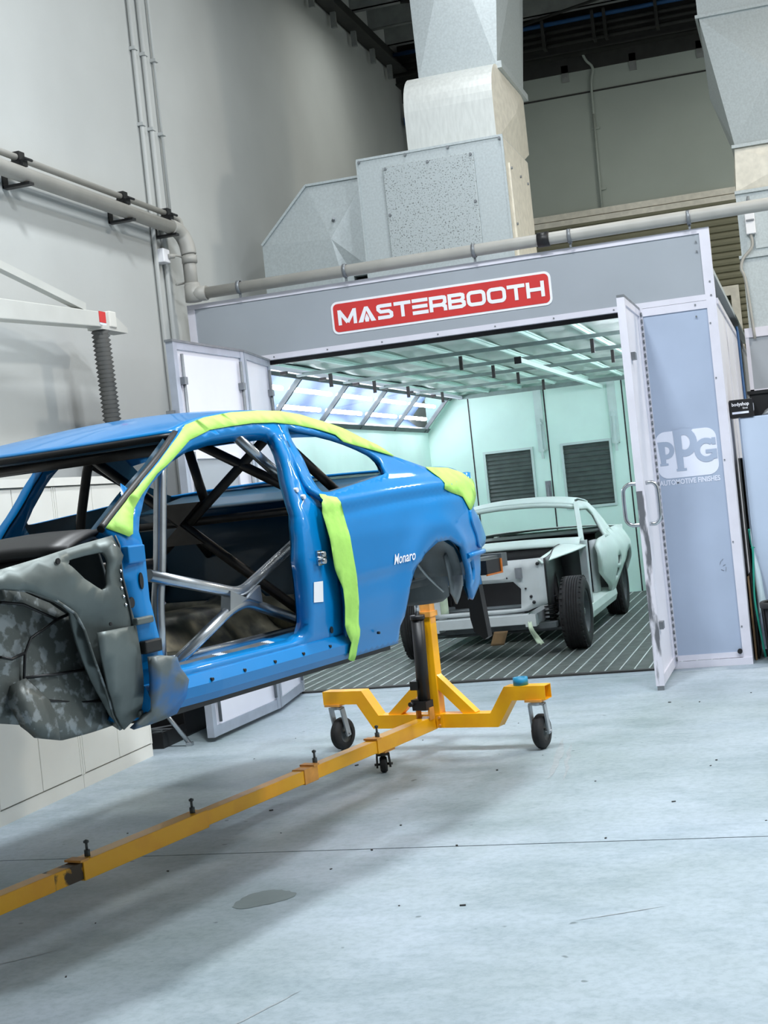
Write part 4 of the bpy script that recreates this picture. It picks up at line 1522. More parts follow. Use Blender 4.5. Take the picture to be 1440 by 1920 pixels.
# pivot head and arms up to the car's tail
b = MB()
b.bar((0.0, -0.55, 1.075), (0.0, 0.55, 1.075), 0.075, 0.075)
b.build('head_tube', 'under', rot)
b = MB()
b.span((0.30, 0.55, 1.027), (0.48, 0.662, 1.103))
b.build('arm_end', 'black', rot)
b = MB()
for a, c in (((0.29, 0.66, 1.022), (0.49, 0.668, 1.030)), ((0.29, 0.66, 1.03), (0.305, 0.668, 1.10))):
    b.span(a, c)
b.build('arm_end_edge', 'orange', rot)
b = MB()
b.prism([(0.53, 1.02), (0.595, 1.02), (0.625, 0.70), (0.60, 0.685), (0.575, 0.71), (0.545, 0.73), (0.53, 0.80)], lambda y, z, t: (t, y, z), 0.42, 0.47)
b.build('drop_plate', 'black', rot)
b = MB()
b.bar((0.0, 0.50, 1.075), (0.60, 0.50, 1.075), 0.06, 0.06)
b.build('mount_bar', 'under', rot)
b = MB()
b.bar((0.0, -0.50, 1.075), (0.60, -0.50, 1.075), 0.06, 0.06)
b.build('mount_bar', 'under', rot)
# front stand beyond the picture edge, so the shell is carried at both ends
b = MB()
b.box((5.35, 0, 0.62), (0.075, 0.078, 0.98))
b.build('post', 'yellow', rot)
b = MB()
b.bar((5.35, -0.55, 1.06), (5.35, 0.55, 1.06), 0.075, 0.075)
b.bar((5.35, -0.45, 1.06), (4.95, -0.45, 1.06), 0.06, 0.06)
b.bar((5.35, 0.45, 1.06), (4.95, 0.45, 1.06), 0.06, 0.06)
b.build('head_tube', 'under', rot)
b = MB()
b.bar((5.35, -0.7, 0.20), (5.35, 0.7, 0.20), 0.08, 0.08)
b.build('arm_tube', 'yellow', rot)
caster(5.35, -0.62, 0.16, 0.055, 0.045, 0.3, 0.02)
caster(5.35, 0.62, 0.16, 0.055, 0.045, 0.3, 0.02)
# roll of blue tape resting on the arm
tr_ = Matrix.Rotation(ROTZ, 3, 'Z') @ Vector((0.0, 0.57, 0.0)) + O
b = MB()
b.lathe([(0.027, 0), (0.042, 0), (0.042, 0.044), (0.027, 0.044), (0.027, 0)], (0, 0, 0), 'z', 28)
tp = b.build('tape_roll', 'bluetape')
tp.location = (tr_.x, tr_.y, 0.3652)
tag(tp, 'blue roll of tape sitting on the yellow rotisserie arm', 'tape')


# side-view shapes of the blue shell, metres (forward, up) in the car frame
TR = {
    'door_hole': [(3.499, 1.467), (3.458, 1.516), (3.382, 1.584), (3.314, 1.629), (3.235, 1.668), (3.09, 1.731), (2.937, 1.774), (2.776, 1.801), (2.602, 1.814), (2.464, 1.818), (2.382, 1.816), (2.358, 1.801), (2.368, 1.762), (2.414, 1.661), (2.482, 1.545), (2.54, 1.423), (2.582, 1.282), (2.58, 1.168), (2.573, 1.031), (2.591, 0.988), (2.642, 0.967), (3.411, 0.973), (3.47, 1.046), (3.485, 1.107), (3.497, 1.158), (3.513, 1.238), (3.509, 1.33), (3.499, 1.408)],
    'apost_front': [(3.621, 1.471), (3.614, 1.429), (3.628, 1.329), (3.61, 1.24), (3.588, 1.155), (3.577, 1.047), (3.606, 0.951), (3.638, 0.826)],
    'apillar_outer': [(3.636, 1.492), (3.548, 1.541), (3.369, 1.636), (3.195, 1.724), (2.989, 1.818)],
    'rail_upper': [(3.033, 1.814), (2.915, 1.847), (2.753, 1.878), (2.527, 1.902), (2.32, 1.91), (2.162, 1.908), (2.027, 1.891), (1.908, 1.859), (1.781, 1.818), (1.604, 1.736), (1.518, 1.678)],
    'rail_tape_lower': [(3.122, 1.737), (2.963, 1.785), (2.784, 1.825), (2.629, 1.839), (2.46, 1.851), (2.297, 1.853), (2.204, 1.856), (2.146, 1.842), (1.977, 1.816), (2.01, 1.818), (1.872, 1.756), (1.691, 1.714), (1.525, 1.677)],
    'pillar_tape_inner': [(3.538, 1.463), (3.469, 1.545), (3.393, 1.593), (3.276, 1.662), (3.122, 1.737)],
    'quarter_out': [(1.608, 1.734), (1.525, 1.677), (1.28, 1.616), (0.996, 1.605), (0.65, 1.56), (0.748, 1.476), (0.931, 1.392), (0.854, 1.34), (0.675, 1.209), (0.827, 1.193), (0.894, 1.15), (0.917, 1.018), (1.037, 0.95), (1.124, 1.019), (1.158, 1.115), (1.198, 1.182), (1.237, 1.222), (1.358, 1.266), (1.481, 1.264), (1.629, 1.22), (1.735, 1.152), (1.789, 1.089), (1.808, 0.965), (1.827, 0.926), (1.812, 0.848), (2.31, 0.844)],
    'quarter_slot': [(1.134, 1.14), (1.064, 1.148), (1.036, 1.104), (1.059, 1.05), (1.099, 1.049)],
    'qwin': [(2.213, 1.831), (2.266, 1.768), (2.285, 1.682), (2.325, 1.564), (2.297, 1.541), (2.179, 1.548), (1.724, 1.595), (1.683, 1.612), (1.665, 1.653), (1.71, 1.701), (1.84, 1.755), (1.999, 1.795), (2.149, 1.82)],
    'tape_strip': [(2.363, 1.536), (2.281, 1.515), (2.269, 1.428), (2.255, 1.314), (2.243, 1.17), (2.235, 0.916), (2.261, 0.836), (2.313, 0.852), (2.315, 0.919), (2.366, 0.996), (2.378, 1.145), (2.422, 1.266), (2.43, 1.423), (2.413, 1.498)],
    'tape_boot': [(1.28, 1.616), (0.996, 1.605), (0.65, 1.56), (0.748, 1.476), (0.897, 1.42), (1.017, 1.382), (1.077, 1.456), (1.262, 1.503), (1.223, 1.56)],
    'bpost_label': [(2.526, 1.19), (2.458, 1.188), (2.466, 1.106), (2.537, 1.111)],
    'striker': [(2.462, 1.281)],
    'apron': [(3.625, 1.465), (3.762, 1.449), (3.945, 1.421), (4.093, 1.401), (4.109, 1.345), (4.007, 1.324), (3.905, 1.282), (3.837, 1.232), (3.807, 1.173), (3.777, 1.078), (3.726, 0.972), (3.672, 0.876), (3.628, 0.821), (3.587, 0.873), (3.571, 0.945), (3.577, 1.047), (3.588, 1.155), (3.61, 1.24), (3.628, 1.329), (3.614, 1.429)],
    'apron_hole': [(3.833, 1.398), (3.815, 1.405), (3.701, 1.415), (3.685, 1.404), (3.691, 1.311), (3.712, 1.295), (3.731, 1.301), (3.836, 1.376)],
    'house': [(4.046, 1.356), (3.928, 1.32), (3.806, 1.27), (3.708, 1.202), (3.655, 1.063), (3.62, 0.931), (3.598, 0.832), (3.739, 0.834), (3.874, 0.837), (3.957, 0.86), (4.016, 0.913), (4.11, 0.937)],
    'toe_box': [(4.048, 1.052), (4.006, 1.057), (3.943, 0.975), (3.92, 0.846), (3.994, 0.865), (4.052, 0.919), (4.076, 0.999)],
    'seam_a': [(3.704, 1.239), (3.825, 1.217), (3.953, 1.174), (3.985, 1.131), (4.0, 1.057), (3.952, 1.013), (3.908, 0.97), (3.78, 0.941), (3.633, 0.921)],
    'seam_b': [(4.09, 1.135), (4.044, 1.122), (3.989, 1.132)],
    'seam_c': [(4.0, 1.057), (3.852, 1.045), (3.69, 1.037)],
    'seam_d': [(4.065, 1.3), (3.97, 1.283), (3.882, 1.242), (3.825, 1.217)],
    'seam_e': [(3.617, 1.464), (3.61, 1.429), (3.628, 1.329), (3.614, 1.24), (3.604, 1.157), (3.607, 1.052), (3.562, 0.931)],
    'lower_strip': [(3.768, 1.161), (3.613, 1.162), (3.593, 1.099), (3.566, 0.944), (3.555, 0.867), (3.628, 0.821), (3.672, 0.876), (3.726, 0.972), (3.76, 1.088)],
    'lower_post': [(3.582, 1.051), (3.525, 1.048), (3.461, 1.035), (3.441, 0.994), (3.395, 0.947), (3.392, 0.889), (3.428, 0.837), (3.49, 0.828), (3.56, 0.823), (3.628, 0.821), (3.555, 0.867), (3.566, 0.944)],
    'bbump': [(3.543, 1.304), (3.599, 1.238), (3.564, 1.174), (3.558, 1.395), (3.534, 1.084), (3.706, 1.181), (3.75, 1.147), (3.533, 0.863)],
}
HWZ = [(0.80, .82), (.88, .845), (.96, .875), (1.08, .895), (1.2, .90), (1.35, .895), (1.46, .875), (1.54, .83), (1.60, .785), (1.70, .725), (1.80, .655), (1.88, .585), (1.95, .50)]


def hw(x, z):
    P = HWZ
    if z <= P[0][0]:
        y = P[0][1]
    elif z >= P[-1][0]:
        y = P[-1][1]
    else:
        for (a, b_), (c, d) in zip(P, P[1:]):
            if a <= z <= c:
                y = b_ + (d - b_) * (z - a) / (c - a)
                break
    if x < 1.5:
        y -= .18 * ((1.5 - max(x, .4)) / .95) ** 2.5
    if x > 3.2:
        y -= .12 * (x - 3.2) ** 1.3
    return y


def sstep(a, b_, v):
    t = min(1, max(0, (v - a) / (b_ - a)))
    return t * t * (3 - 2 * t)


def qoff(x, z):
    """pressed detail of the rear quarter: arch lip, waist crease, shoulder swage"""
    o = 0.0
    d = math.hypot(x - 1.46, z - 0.97)
    o += 0.016 * math.exp(-((d - 0.36) / 0.07) ** 2) * sstep(0.9, 1.1, z)
    zc = 1.165 + 0.04 * (2.25 - x)
    o -= 0.010 * sstep(zc + 0.012, zc - 0.012, z)
    zs = 1.50 + 0.03 * math.sin(1.2 * (2.3 - x))
    o += 0.018 * math.exp(-((z - zs) / 0.024) ** 2) - 0.010 * math.exp(-((z - zs + 0.05) / 0.016) ** 2) * sstep(0.95, 1.25, x)
    return o


def foff(x, z):
    return -0.03 * (1 - sstep(1.50, 1.74, z))


# ================================================================== BLUE SHELL
car = thing('car_shell', 'blue coupe body shell with green tape and bare roll cage on the rotisserie', 'car', O, ROTZ)
RU = TR['rail_upper']
AP = TR['apost_front']
frame_out = [(3.638, 0.84)] + AP[::-1][1:] + TR['apillar_outer'][:] + RU[1:5] + [(2.235, 1.908), (2.25, 1.85), (2.30, 1.77), (2.34, 1.68), (2.38, 1.56), (2.335, 1.52), (2.335, 1.30), (2.30, 1.10), (2.28, 0.92), (2.28, 0.86)]
quarter_out = [(2.31, 0.848), (2.30, 0.93), (2.315, 1.10), (2.345, 1.30), (2.35, 1.42), (2.35, 1.52), (2.395, 1.56), (2.355, 1.68), (2.315, 1.77), (2.265, 1.85), (2.25, 1.907)] + RU[5:] + TR['quarter_out'][2:-1]
door_hole = TR['door_hole']
qwin = crom(TR['qwin'], 2)
for s in (1, -1):
    sheet('door_frame', frame_out, [door_hole], 0.045, lambda x, z: (x, s * (hw(x, z) + foff(x, z)), z), 'blue', car, 0.055, -1.0, flip=(s > 0))
    sheet('quarter_panel', quarter_out, [qwin, TR['quarter_slot']], 0.024, lambda x, z: (x, s * (hw(x, z) + qoff(x, z)), z), 'blue', car, 0.022, -1.0, flip=(s > 0))
    sheet('frame_shade_skin', frame_out, [door_hole], 0.06, lambda x, z: (x, s * (hw(x, z) + foff(x, z) - 0.059), z), 'blue_in', car, 0.0, flip=(s < 0))  # inner skins added to carry painted cabin shade
    sheet('quarter_shade_skin', quarter_out, [qwin, TR['quarter_slot']], 0.06, lambda x, z: (x, s * (hw(x, z) - 0.034), z), 'blue_in', car, 0.0, flip=(s < 0))
    # rocker sill
    SP = [(.66, .99), (.74, .985), (.815, .972), (.852, .952), (.872, .915), (.862, .878), (.838, .850), (.66, .850)]
    b = MB()
    xs = [2.262 + (3.56 - 2.262) * k / 14 for k in range(15)]
    for x in xs[:1]:
        pass
    rows = []
    for x in xs:
        d = .12 * (x - 3.2) ** 1.3 if x > 3.2 else 0
        rows.append([(x, s * (y - d), z) for y, z in SP])
    n = len(SP)
    b.add([p for r in rows for p in r], [(i * n + k, (i + 1) * n + k, (i + 1) * n + (k + 1) % n, i * n + (k + 1) % n) for i in range(14) for k in range(n)], False)
    b.add(rows[0], [tuple(range(n))])
    b.add(rows[-1], [tuple(range(n))])
    b.build('sill', 'blue', car)
    b = MB()
    b.span((1.86, s * 0.72, 0.828), (3.55, s * 0.81, 0.8505))
    b.build('pinch_weld', 'black', car)
    # front inner wing (apron) and wheelhouse
    ap_out = TR['apron'][:3] + [(4.093, 1.401), (4.6, 1.36), (4.85, 1.33), (4.86, 1.24), (4.6, 1.33), (4.35, 1.365)] + TR['apron'][4:]
    sheet('front_apron', ap_out, [crom(TR['apron_hole'], 2)], 0.04, lambda x, z: (x, s * (hw(x, z) - 0.027 - 0.05 * sstep(1.30, 1.16, z) * sstep(3.62, 3.75, x) + 0.018 * math.exp(-((z - (1.40 - 0.12 * (x - 3.6))) / 0.02) ** 2)), z), 'bare', car, 0.012, -1.0, flip=(s > 0))
    ho = [(4.75, 1.25), (4.4, 1.40), (4.15, 1.40)] + TR['house'] + [(4.1, 0.93), (4.4, 0.98), (4.75, 1.0)]
    sheet('wheelhouse', ho, [], 0.05, lambda x, z: (x, s * (0.70 - 0.03 * math.sin(7 * x) * math.sin(6 * z) - 0.10 * sstep(4.0, 4.4, x)), z), 'patch', car, 0.012, -1.0, flip=(s > 0))
    arc_a = TR['apron'][4:13]
    arc_h = TR['house'][:7]
    b = MB()

    def arcpt(L, t):
        f = t * (len(L) - 1)
        i = min(int(f), len(L) - 2)
        return Vector(L[i]) + (Vector(L[i + 1]) - Vector(L[i])) * (f - i)
    b.grid(lambda u, v: (lambda p, q: (p.x + (q.x - p.x) * v, s * ((hw(p.x, p.y) - 0.03) * (1 - v) + 0.70 * v), p.y + (q.y - p.y) * v))(arcpt(arc_a, u), arcpt(arc_h, u)), 16, 6, True)
    b.build('wheelhouse_lip', 'patch', car, 0.008, 0)
    sheet('toe_box', TR['toe_box'], [], 0.04, lambda x, z: (x, s * (0.735 + 0.03 * math.sin(PI * (z - 0.78) / 0.25)), z), 'patch', car, 0.04, -1.0, flip=(s > 0))
    for nm in ('seam_a', 'seam_b', 'seam_c', 'seam_d'):
        b = MB()
        b.tube([(x, s * 0.712, z) for x, z in TR[nm]], 0.005, 6)
        b.build('sealed_seam', 'black', car)
    b = MB()
    b.tube([(x, s * (hw(x, z) - 0.024), z) for x, z in TR['seam_e']], 0.004, 6)
    b.build('weld_seam', 'under', car)
    sheet('post_foot', TR['lower_strip'], [], 0.04, lambda x, z: (x, s * (hw(x, z) - 0.016), z), 'bare', car, 0.01, -1.0, flip=(s > 0))
    sheet('post_base', TR['lower_post'], [], 0.04, lambda x, z: (x, s * (hw(x, z) + 0.024), z), 'blue_bare', car, 0.02, -1.0, flip=(s > 0))
    # rear arch liner
    b = MB()
    b.grid(lambda u, v: (1.46 - 0.375 * math.cos(math.radians(14 + 91 * u)), s * (0.50 + (hw(1.46 - 0.375 * math.cos(math.radians(14 + 91 * u)), 1.1) - 0.53) * v), 1.0 + 0.29 * math.sin(math.radians(14 + 91 * u)) + 0.01), 16, 6, True)
    b.build('arch_liner', 'liner', car, 0.006, 0)
    b = MB()
    arcw = [(1.46 - 0.385 * math.cos(math.radians(a)), 1.0 + 0.29 * math.sin(math.radians(a))) for a in range(5, 176, 10)]
    b.add([(1.46, s * 0.46, 1.02)] + [(x, s * 0.50, z) for x, z in arcw], [(0, i, i + 1) for i in range(1, len(arcw))])
    b.build('inner_arch', 'under', car, 0.006, 0)
    b = MB()
    b.tube(crom([(x, s * (hw(x, z) + qoff(x, z) + 0.002), z) for x, z in ((1.02, 1.385), (1.03, 1.33), (0.985, 1.27), (0.96, 1.22), (0.90, 1.20))], 4, False), 0.009, 8)
    b.build('lamp_recess_lip', 'blue', car)
    b = MB()
    b.tube([(x, s * (hw(x, 1.185) + 0.006), 1.172 + 0.012 * (1.17 - x)) for x in (1.17, 1.08, 1.0, 0.93, 0.88)], 0.013, 8)
    b.build('bumper_ledge', 'blue', car)
    b = MB()
    b.tube(crom([(1.30, s * 0.55, 1.27), (1.20, s * 0.60, 1.20), (1.14, s * 0.64, 1.10), (1.04, s * 0.68, 1.0)], 4, False), 0.006, 6)
    b.build('liner_sealer', 'primer_grey', car)
    sheet('tail_closing_panel', [(1.20, 1.18), (1.10, 1.25), (0.95, 1.22), (0.90, 1.05), (1.00, 0.93), (1.12, 1.00)], [], 0.05, lambda x, z: (x, s * (hw(x, z) - 0.10), z), 'liner', car, 0.01, -1.0, flip=(s > 0))

# roof
RUs = crom(RU[:10], 4, False)


def rail(x):
    for (xa, za), (xb, zb) in zip(RUs, RUs[1:]):
        if xb <= x <= xa:
            return za + (zb - za) * (x - xa) / (xb - xa)
    return RUs[0][1] if x > RUs[0][0] else RUs[-1][1]


def roofpt(u, v):
    t = 2 * v - 1
    x = 3.00 - 1.30 * u
    z = rail(x)
    y = (hw(x, z) + 0.004) * t
    xb = x + (0.12 * (1 - t * t)) * (1 - u) - 0.02 * u * (1 - t * t)
    return (xb, y, z + 0.052 * (1 - abs(t) ** 2.2) * (0.35 + 0.65 * sstep(0, 0.5, u)) - 0.28 * 0.12 * (1 - t * t) * (1 - u))


b = MB()
b.grid(roofpt, 30, 24, True, flip=True)
b.build('roof_panel', 'blue', car, 0.012, -1, fix=True)
b = MB()
b.tube([Vector(roofpt(0, k / 20)) + Vector((0.0, 0, -0.018)) for k in range(21)], 0.013, 8)
b.build('windscreen_header', 'black', car)
b = MB()
b.grid(lambda u, v: Vector(roofpt(0.0 + 0.12 * u, v)) + Vector((0, 0, -0.03 - 0.02 * math.sin(PI * u))), 4, 20)
b.build('header_rail', 'blue_in', car, 0.01, 0)
for s in (1, -1):
    pts = [(x + 0.006, s * (hw(x, z) + foff(x, z) - 0.012), z - 0.004) for x, z in TR['apillar_outer']]
    b = MB()
    b.tube(crom(pts, 3, False), 0.014, 8)
    b.build('windscreen_channel', 'black', car)
# bootlid, tail, parcel shelf
b = MB()
b.grid(lambda u, v: (1.28 - 0.66 * u, (2 * v - 1) * (hw(1.28 - 0.66 * u, 1.6) - 0.01), 1.61 - 0.035 * u * u + 0.02 * (1 - (2 * v - 1) ** 2)), 10, 16)
b.build('bootlid', 'blue', car, 0.012, 0)
b = MB()
b.grid(lambda u, v: (0.62 + 0.10 * math.sin(PI * u) * 0.3 + 0.12 * (2 * v - 1) ** 4, (2 * v - 1) * 0.74, 1.00 + 0.575 * u), 8, 16)
b.build('rear_panel', 'blue', car, 0.02, 0)
b = MB()
b.grid(lambda u, v: (1.72 - 0.44 * u, (2 * v - 1) * 0.66, 1.515 + 0.08 * u), 4, 6)
b.build('parcel_shelf', 'blue_in', car, 0.02, 0)
b = MB()
b.grid(lambda u, v: (1.80 - 0.08 * u, (2 * v - 1) * 0.62, 0.98 + 0.54 * u), 4, 6)
b.build('seat_bulkhead', 'blue_in', car, 0.015, 0)
# floor, tunnel, firewall, cowl
b = MB()
b.grid(lambda u, v: (1.80 + 1.75 * u, (2 * v - 1) * 0.70, 0.905 + 0.19 * math.exp(-((2 * v - 1) / 0.28) ** 4) + 0.012 * (math.sin(26 * v) > 0.4) * (abs(2 * v - 1) > 0.35) + 0.05 * sstep(0.12, 0.0, u)), 24, 48)
b.build('floor_pan', 'floorpan', car, 0.01, -1)
b = MB()
b.span((2.78, 0.22, 0.92), (2.90, 0.66, 0.975))
b.span((2.78, -0.66, 0.92), (2.90, -0.22, 0.975))
b.build('seat_crossmember', 'floorpan', car, bevel=0.01)
b = MB()
b.grid(lambda u, v: (3.56 - 0.06 * math.sin(PI * u), (2 * v - 1) * 0.67, 0.92 + 0.54 * u), 8, 12)
b.build('firewall', 'under', car, 0.012, 0)
b = MB()
b.grid(lambda u, v: (3.50 + 0.30 * u + 0.06 * (1 - (2 * v - 1) ** 2), (2 * v - 1) * 0.74, 1.475 + 0.03 * math.sin(PI * u) - 0.045 * u + 0.012 * math.sin(9 * v)), 8, 16)
b.build('cowl_panel', 'black', car, 0.03, -1)
b = MB()
b.grid(lambda u, v: (3.80 + 0.04 * u, (2 * v - 1) * 0.64, 1.44 - 0.40 * u), 4, 10)
b.build('cowl_front', 'black', car, 0.01, 0)
for s in (1, -1):
    b = MB()
    b.span((3.55, s * 0.36, 0.90), (4.95, s * 0.46, 1.03))
    b.build('chassis_rail', 'patch', car, bevel=0.008)
b = MB()
b.span((4.82, -0.70, 0.96), (4.87, 0.70, 1.05))
b.span((4.82, -0.70, 1.25), (4.87, 0.70, 1.33))
b.build('radiator_support', 'bare', car)
for s in (1, -1):
    b = MB()
    b.lathe([(0.0, 1.40), (0.09, 1.40), (0.13, 1.37), (0.15, 1.05)], (4.35, s * 0.42, 0), 'z', 20)
    b.build('strut_tower', 'patch', car)
# underbody at the tail
b = MB()
b.lathe([(0.0, 0.925), (0.13, 0.93), (0.163, 0.952), (0.168, 1.15)], (0.81, 0.41, 0), 'z', 28)
b.build('spare_wheel_well', 'under', car)
b = MB()
b.grid(lambda u, v: (0.63 + 1.1 * u, (2 * v - 1) * 0.56, 1.09 - 0.02 * math.sin(PI * u)), 6, 8)
b.build('boot_floor', 'under', car, 0.015, 0)
for s in (1, -1):
    b = MB()
    b.span((0.60, s * 0.47, 1.03), (1.85, s * 0.55, 1.10))
    b.build('rear_rail', 'under', car)
b = MB()
b.grid(lambda u, v: (1.86 + 0.02 * u, (2 * v - 1) * 0.62, 0.90 + 0.20 * u), 2, 6)
b.build('heel_board', 'floorpan', car, 0.012, 0)
for s in (1, -1):
    b = MB()
    b.grid(lambda u, v: (1.46 + 0.42 * math.cos(PI * (0.13 + 0.74 * u)), s * (0.44 + 0.10 * v), 0.98 + 0.44 * math.sin(PI * (0.13 + 0.74 * u))), 16, 4)
    b.build('inner_wheelhouse', 'blue_in', car, 0.01, 0)

# masking tape
tape_rail = TR['apillar_outer'][:-1] + RU[1:] + TR['rail_tape_lower'][::-1][:3] + [(1.90, 1.79), (2.02, 1.822), (2.146, 1.842), (2.297, 1.853)] + TR['rail_tape_lower'][4:0:-1] + TR['pillar_tape_inner'][::-1][1:] + [(3.56, 1.455), (3.60, 1.475)]


def toff(x, z):
    f = sstep(2.20, 2.30, x)
    return 0.007 + foff(x, z) * f + 0.0025 * math.sin(40 * z + 9 * x)


sheet('masking_tape', tape_rail, [], 0.04, lambda x, z: (x, hw(x, z) + toff(x, z), z), 'tape', car, 0.002, -1.0, flip=True)
sheet('masking_tape', TR['tape_strip'], [], 0.025, lambda x, z: (x, hw(x, z) + max(qoff(x, z), 0) + 0.012 + 0.012 * sstep(1.0, 0.94, z) + 0.006 * math.sin((x - 2.2 - 0.05 * z) * 120), z), 'tape', car, 0.002, -1.0, flip=True)
sheet('masking_tape', TR['tape_boot'], [], 0.04, lambda x, z: (x, hw(x, z) + qoff(x, z) + 0.006, z), 'tape', car, 0.002, -1.0, flip=True)
# sill scuff plate with tread strips
b = MB()
b.add([(2.70, 0.742, 0.988), (2.72, 0.80, 0.979), (3.36, 0.80, 0.979), (3.40, 0.742, 0.988)], [(0, 1, 2, 3)])
sp = b.build('scuff_plate', 'scuff', car, 0.003, 0)
for k in range(2):
    for j in range(5):
        y = 0.752 + 0.009 * j
        x0_ = 2.76 + 0.32 * k
        MB().bar((x0_, y, 0.9915 - (y - 0.742) * 0.155), (x0_ + 0.26, y, 0.9915 - (y - 0.742) * 0.155), 0.003, 0.003).build('tread_strip', 'alu_dark', sp)
b = MB()
b.tube([(2.30, 0.665, 0.995), (3.42, 0.655, 0.995)], 0.014, 10)
b.build('sill_bar', 'tube', car)
for k in range(7):
    x = 2.05 + 0.2 * k
    d = 0.8735
    MB().tube([(x, 0.862, 0.925), (x, d, 0.925)], 0.006, 8).build('sill_plug', 'black', car)
# label, striker, post fittings, badge
b = MB()
LB_ = TR['bpost_label']
b.add([(x, hw(x, z) - 0.0275, z) for x, z in LB_], [(0, 1, 2, 3)])
b.build('post_label', 'white', car, 0.002, 0)
sx_, sz_ = TR['striker'][0]
b = MB()
y0 = hw(sx_, sz_) - 0.03
b.span((sx_ - 0.02, y0, sz_ - 0.03), (sx_ + 0.02, y0 + 0.008, sz_ + 0.03))
b.tube([(sx_, y0, sz_ + 0.014), (sx_, y0 + 0.03, sz_ + 0.014)], 0.011, 10)
b.tube([(sx_, y0, sz_ - 0.014), (sx_, y0 + 0.03, sz_ - 0.014)], 0.011, 10)
b.tube([(sx_ - 0.02, y0 + 0.02, sz_), (sx_ + 0.045, y0 + 0.02, sz_)], 0.007, 8)
b.build('door_striker', 'chrome', car)
BB = TR['bbump']


def disc(x, z, rx, rz, name, m, off=0.003):
    b = MB()
    y = hw(x, z) - 0.03 + off
    vs = [(x + rx * math.cos(a), y, z + rz * math.sin(a)) for a in [2 * PI * k / 16 for k in range(16)]]
    b.add(vs, [tuple(range(16))])
    b.build(name, m, car, 0.004, 0)


disc(*BB[0], 0.010, 0.028, 'post_slot', 'black')
disc(*BB[1], 0.014, 0.018, 'post_grommet', 'black')
disc(*BB[5], 0.006, 0.006, 'apron_hole', 'black', 0.008)
disc(*BB[6], 0.012, 0.013, 'apron_hole', 'black', 0.008)
disc(TR['apron_hole'][0][0] + 0.05, TR['apron_hole'][0][1] + 0.006, 0.010, 0.010, 'apron_hole', 'black', 0.012)
for (x, z), m, dz in ((BB[3], 'blue', 0.03), (BB[4], 'black', 0.022), (BB[2], 'bare', 0.012), (BB[7], 'bare', 0.012)):
    y = hw(x, z) - 0.03
    b = MB()
    b.span((x - 0.045, y - 0.01, z - dz), (x + 0.045, y + 0.022, z + dz))
    b.build('hinge_plate', m, car, bevel=0.006)
for k in range(8):
    x, z = 3.60 - 0.005 * math.sin(k), 1.43 - 0.028 * k
    y = hw(x, z) - 0.03
    MB().lathe([(0.0, 0.004), (0.006, 0.0)], (x + 0.03, y + 0.002, z), 'y', 6).build('spot_weld', 'chrome', car)
lettering('badge', 'Monaro', 0.062, lambda a, c: (1.915 - a, hw(1.915 - a, 1.20 + c) + qoff(1.915 - a, 1.20 + c) + 0.004, 1.20 + c + 0.04 * a), 'white', car, shear=0.5, offset=0.0006, width=0.175)
for x, z in ((2.46, 1.56), (2.445, 1.53)):
    y = hw(x, z) - 0.02
    MB().tube([(x, y - 0.01, z), (x, y + 0.006, z)], 0.010, 10).build('pillar_plug', 'white', car)
disc(2.40, 0.985, 0.010, 0.014, 'post_hole', 'black', 0.004)

# roll cage
def cage(pts, m, r=0.022, name='cage_tube'):
    b = MB()
    b.tube(pts, r, 12)
    return b.build(name, m, car)


def bend(*pts):
    """round the corners of a polyline"""
    P = [Vector(p) for p in pts]
    out = [P[0]]
    for i in range(1, len(P) - 1):
        a = P[i] + (P[i - 1] - P[i]).normalized() * min(0.07, (P[i - 1] - P[i]).length / 3)
        c = P[i] + (P[i + 1] - P[i]).normalized() * min(0.07, (P[i + 1] - P[i]).length / 3)
        for k in range(5):
            t = k / 4
            out.append(a * (1 - t) ** 2 + P[i] * 2 * t * (1 - t) + c * t * t)
    out.append(P[-1])
    return out


for s in (1, -1):
    m = 'tube' if s > 0 else 'tube_dark'  # near side bright, far side the shaded copy of the steel
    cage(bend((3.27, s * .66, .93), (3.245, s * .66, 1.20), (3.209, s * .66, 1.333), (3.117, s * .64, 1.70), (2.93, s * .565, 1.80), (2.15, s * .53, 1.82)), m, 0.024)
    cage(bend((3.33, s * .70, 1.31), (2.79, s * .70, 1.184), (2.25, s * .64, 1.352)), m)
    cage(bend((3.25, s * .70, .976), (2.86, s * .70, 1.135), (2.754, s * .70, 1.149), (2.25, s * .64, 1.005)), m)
    b = MB()
    b.prism([(2.90, 1.13), (2.885, 1.205), (2.78, 1.165), (2.685, 1.205), (2.68, 1.135), (2.77, 1.165)][::1], lambda x, z, t: (x, s * t, z), 0.682, 0.726)
    b.build('cage_gusset', m, car)
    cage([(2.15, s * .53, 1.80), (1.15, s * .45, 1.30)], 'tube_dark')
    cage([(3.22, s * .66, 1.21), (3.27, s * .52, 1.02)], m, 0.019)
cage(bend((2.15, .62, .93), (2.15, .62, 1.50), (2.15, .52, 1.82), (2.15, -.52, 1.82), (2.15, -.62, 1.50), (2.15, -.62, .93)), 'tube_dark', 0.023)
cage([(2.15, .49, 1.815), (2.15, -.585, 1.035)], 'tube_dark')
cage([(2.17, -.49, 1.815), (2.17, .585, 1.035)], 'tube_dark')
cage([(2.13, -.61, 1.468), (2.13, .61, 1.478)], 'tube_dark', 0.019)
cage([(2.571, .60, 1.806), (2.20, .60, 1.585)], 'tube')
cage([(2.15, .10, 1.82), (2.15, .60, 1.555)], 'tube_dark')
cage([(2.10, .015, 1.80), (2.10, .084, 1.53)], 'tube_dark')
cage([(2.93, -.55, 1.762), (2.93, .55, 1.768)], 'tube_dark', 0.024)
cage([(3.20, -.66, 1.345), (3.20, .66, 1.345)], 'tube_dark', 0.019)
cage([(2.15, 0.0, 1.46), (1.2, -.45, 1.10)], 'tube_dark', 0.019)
b = MB()
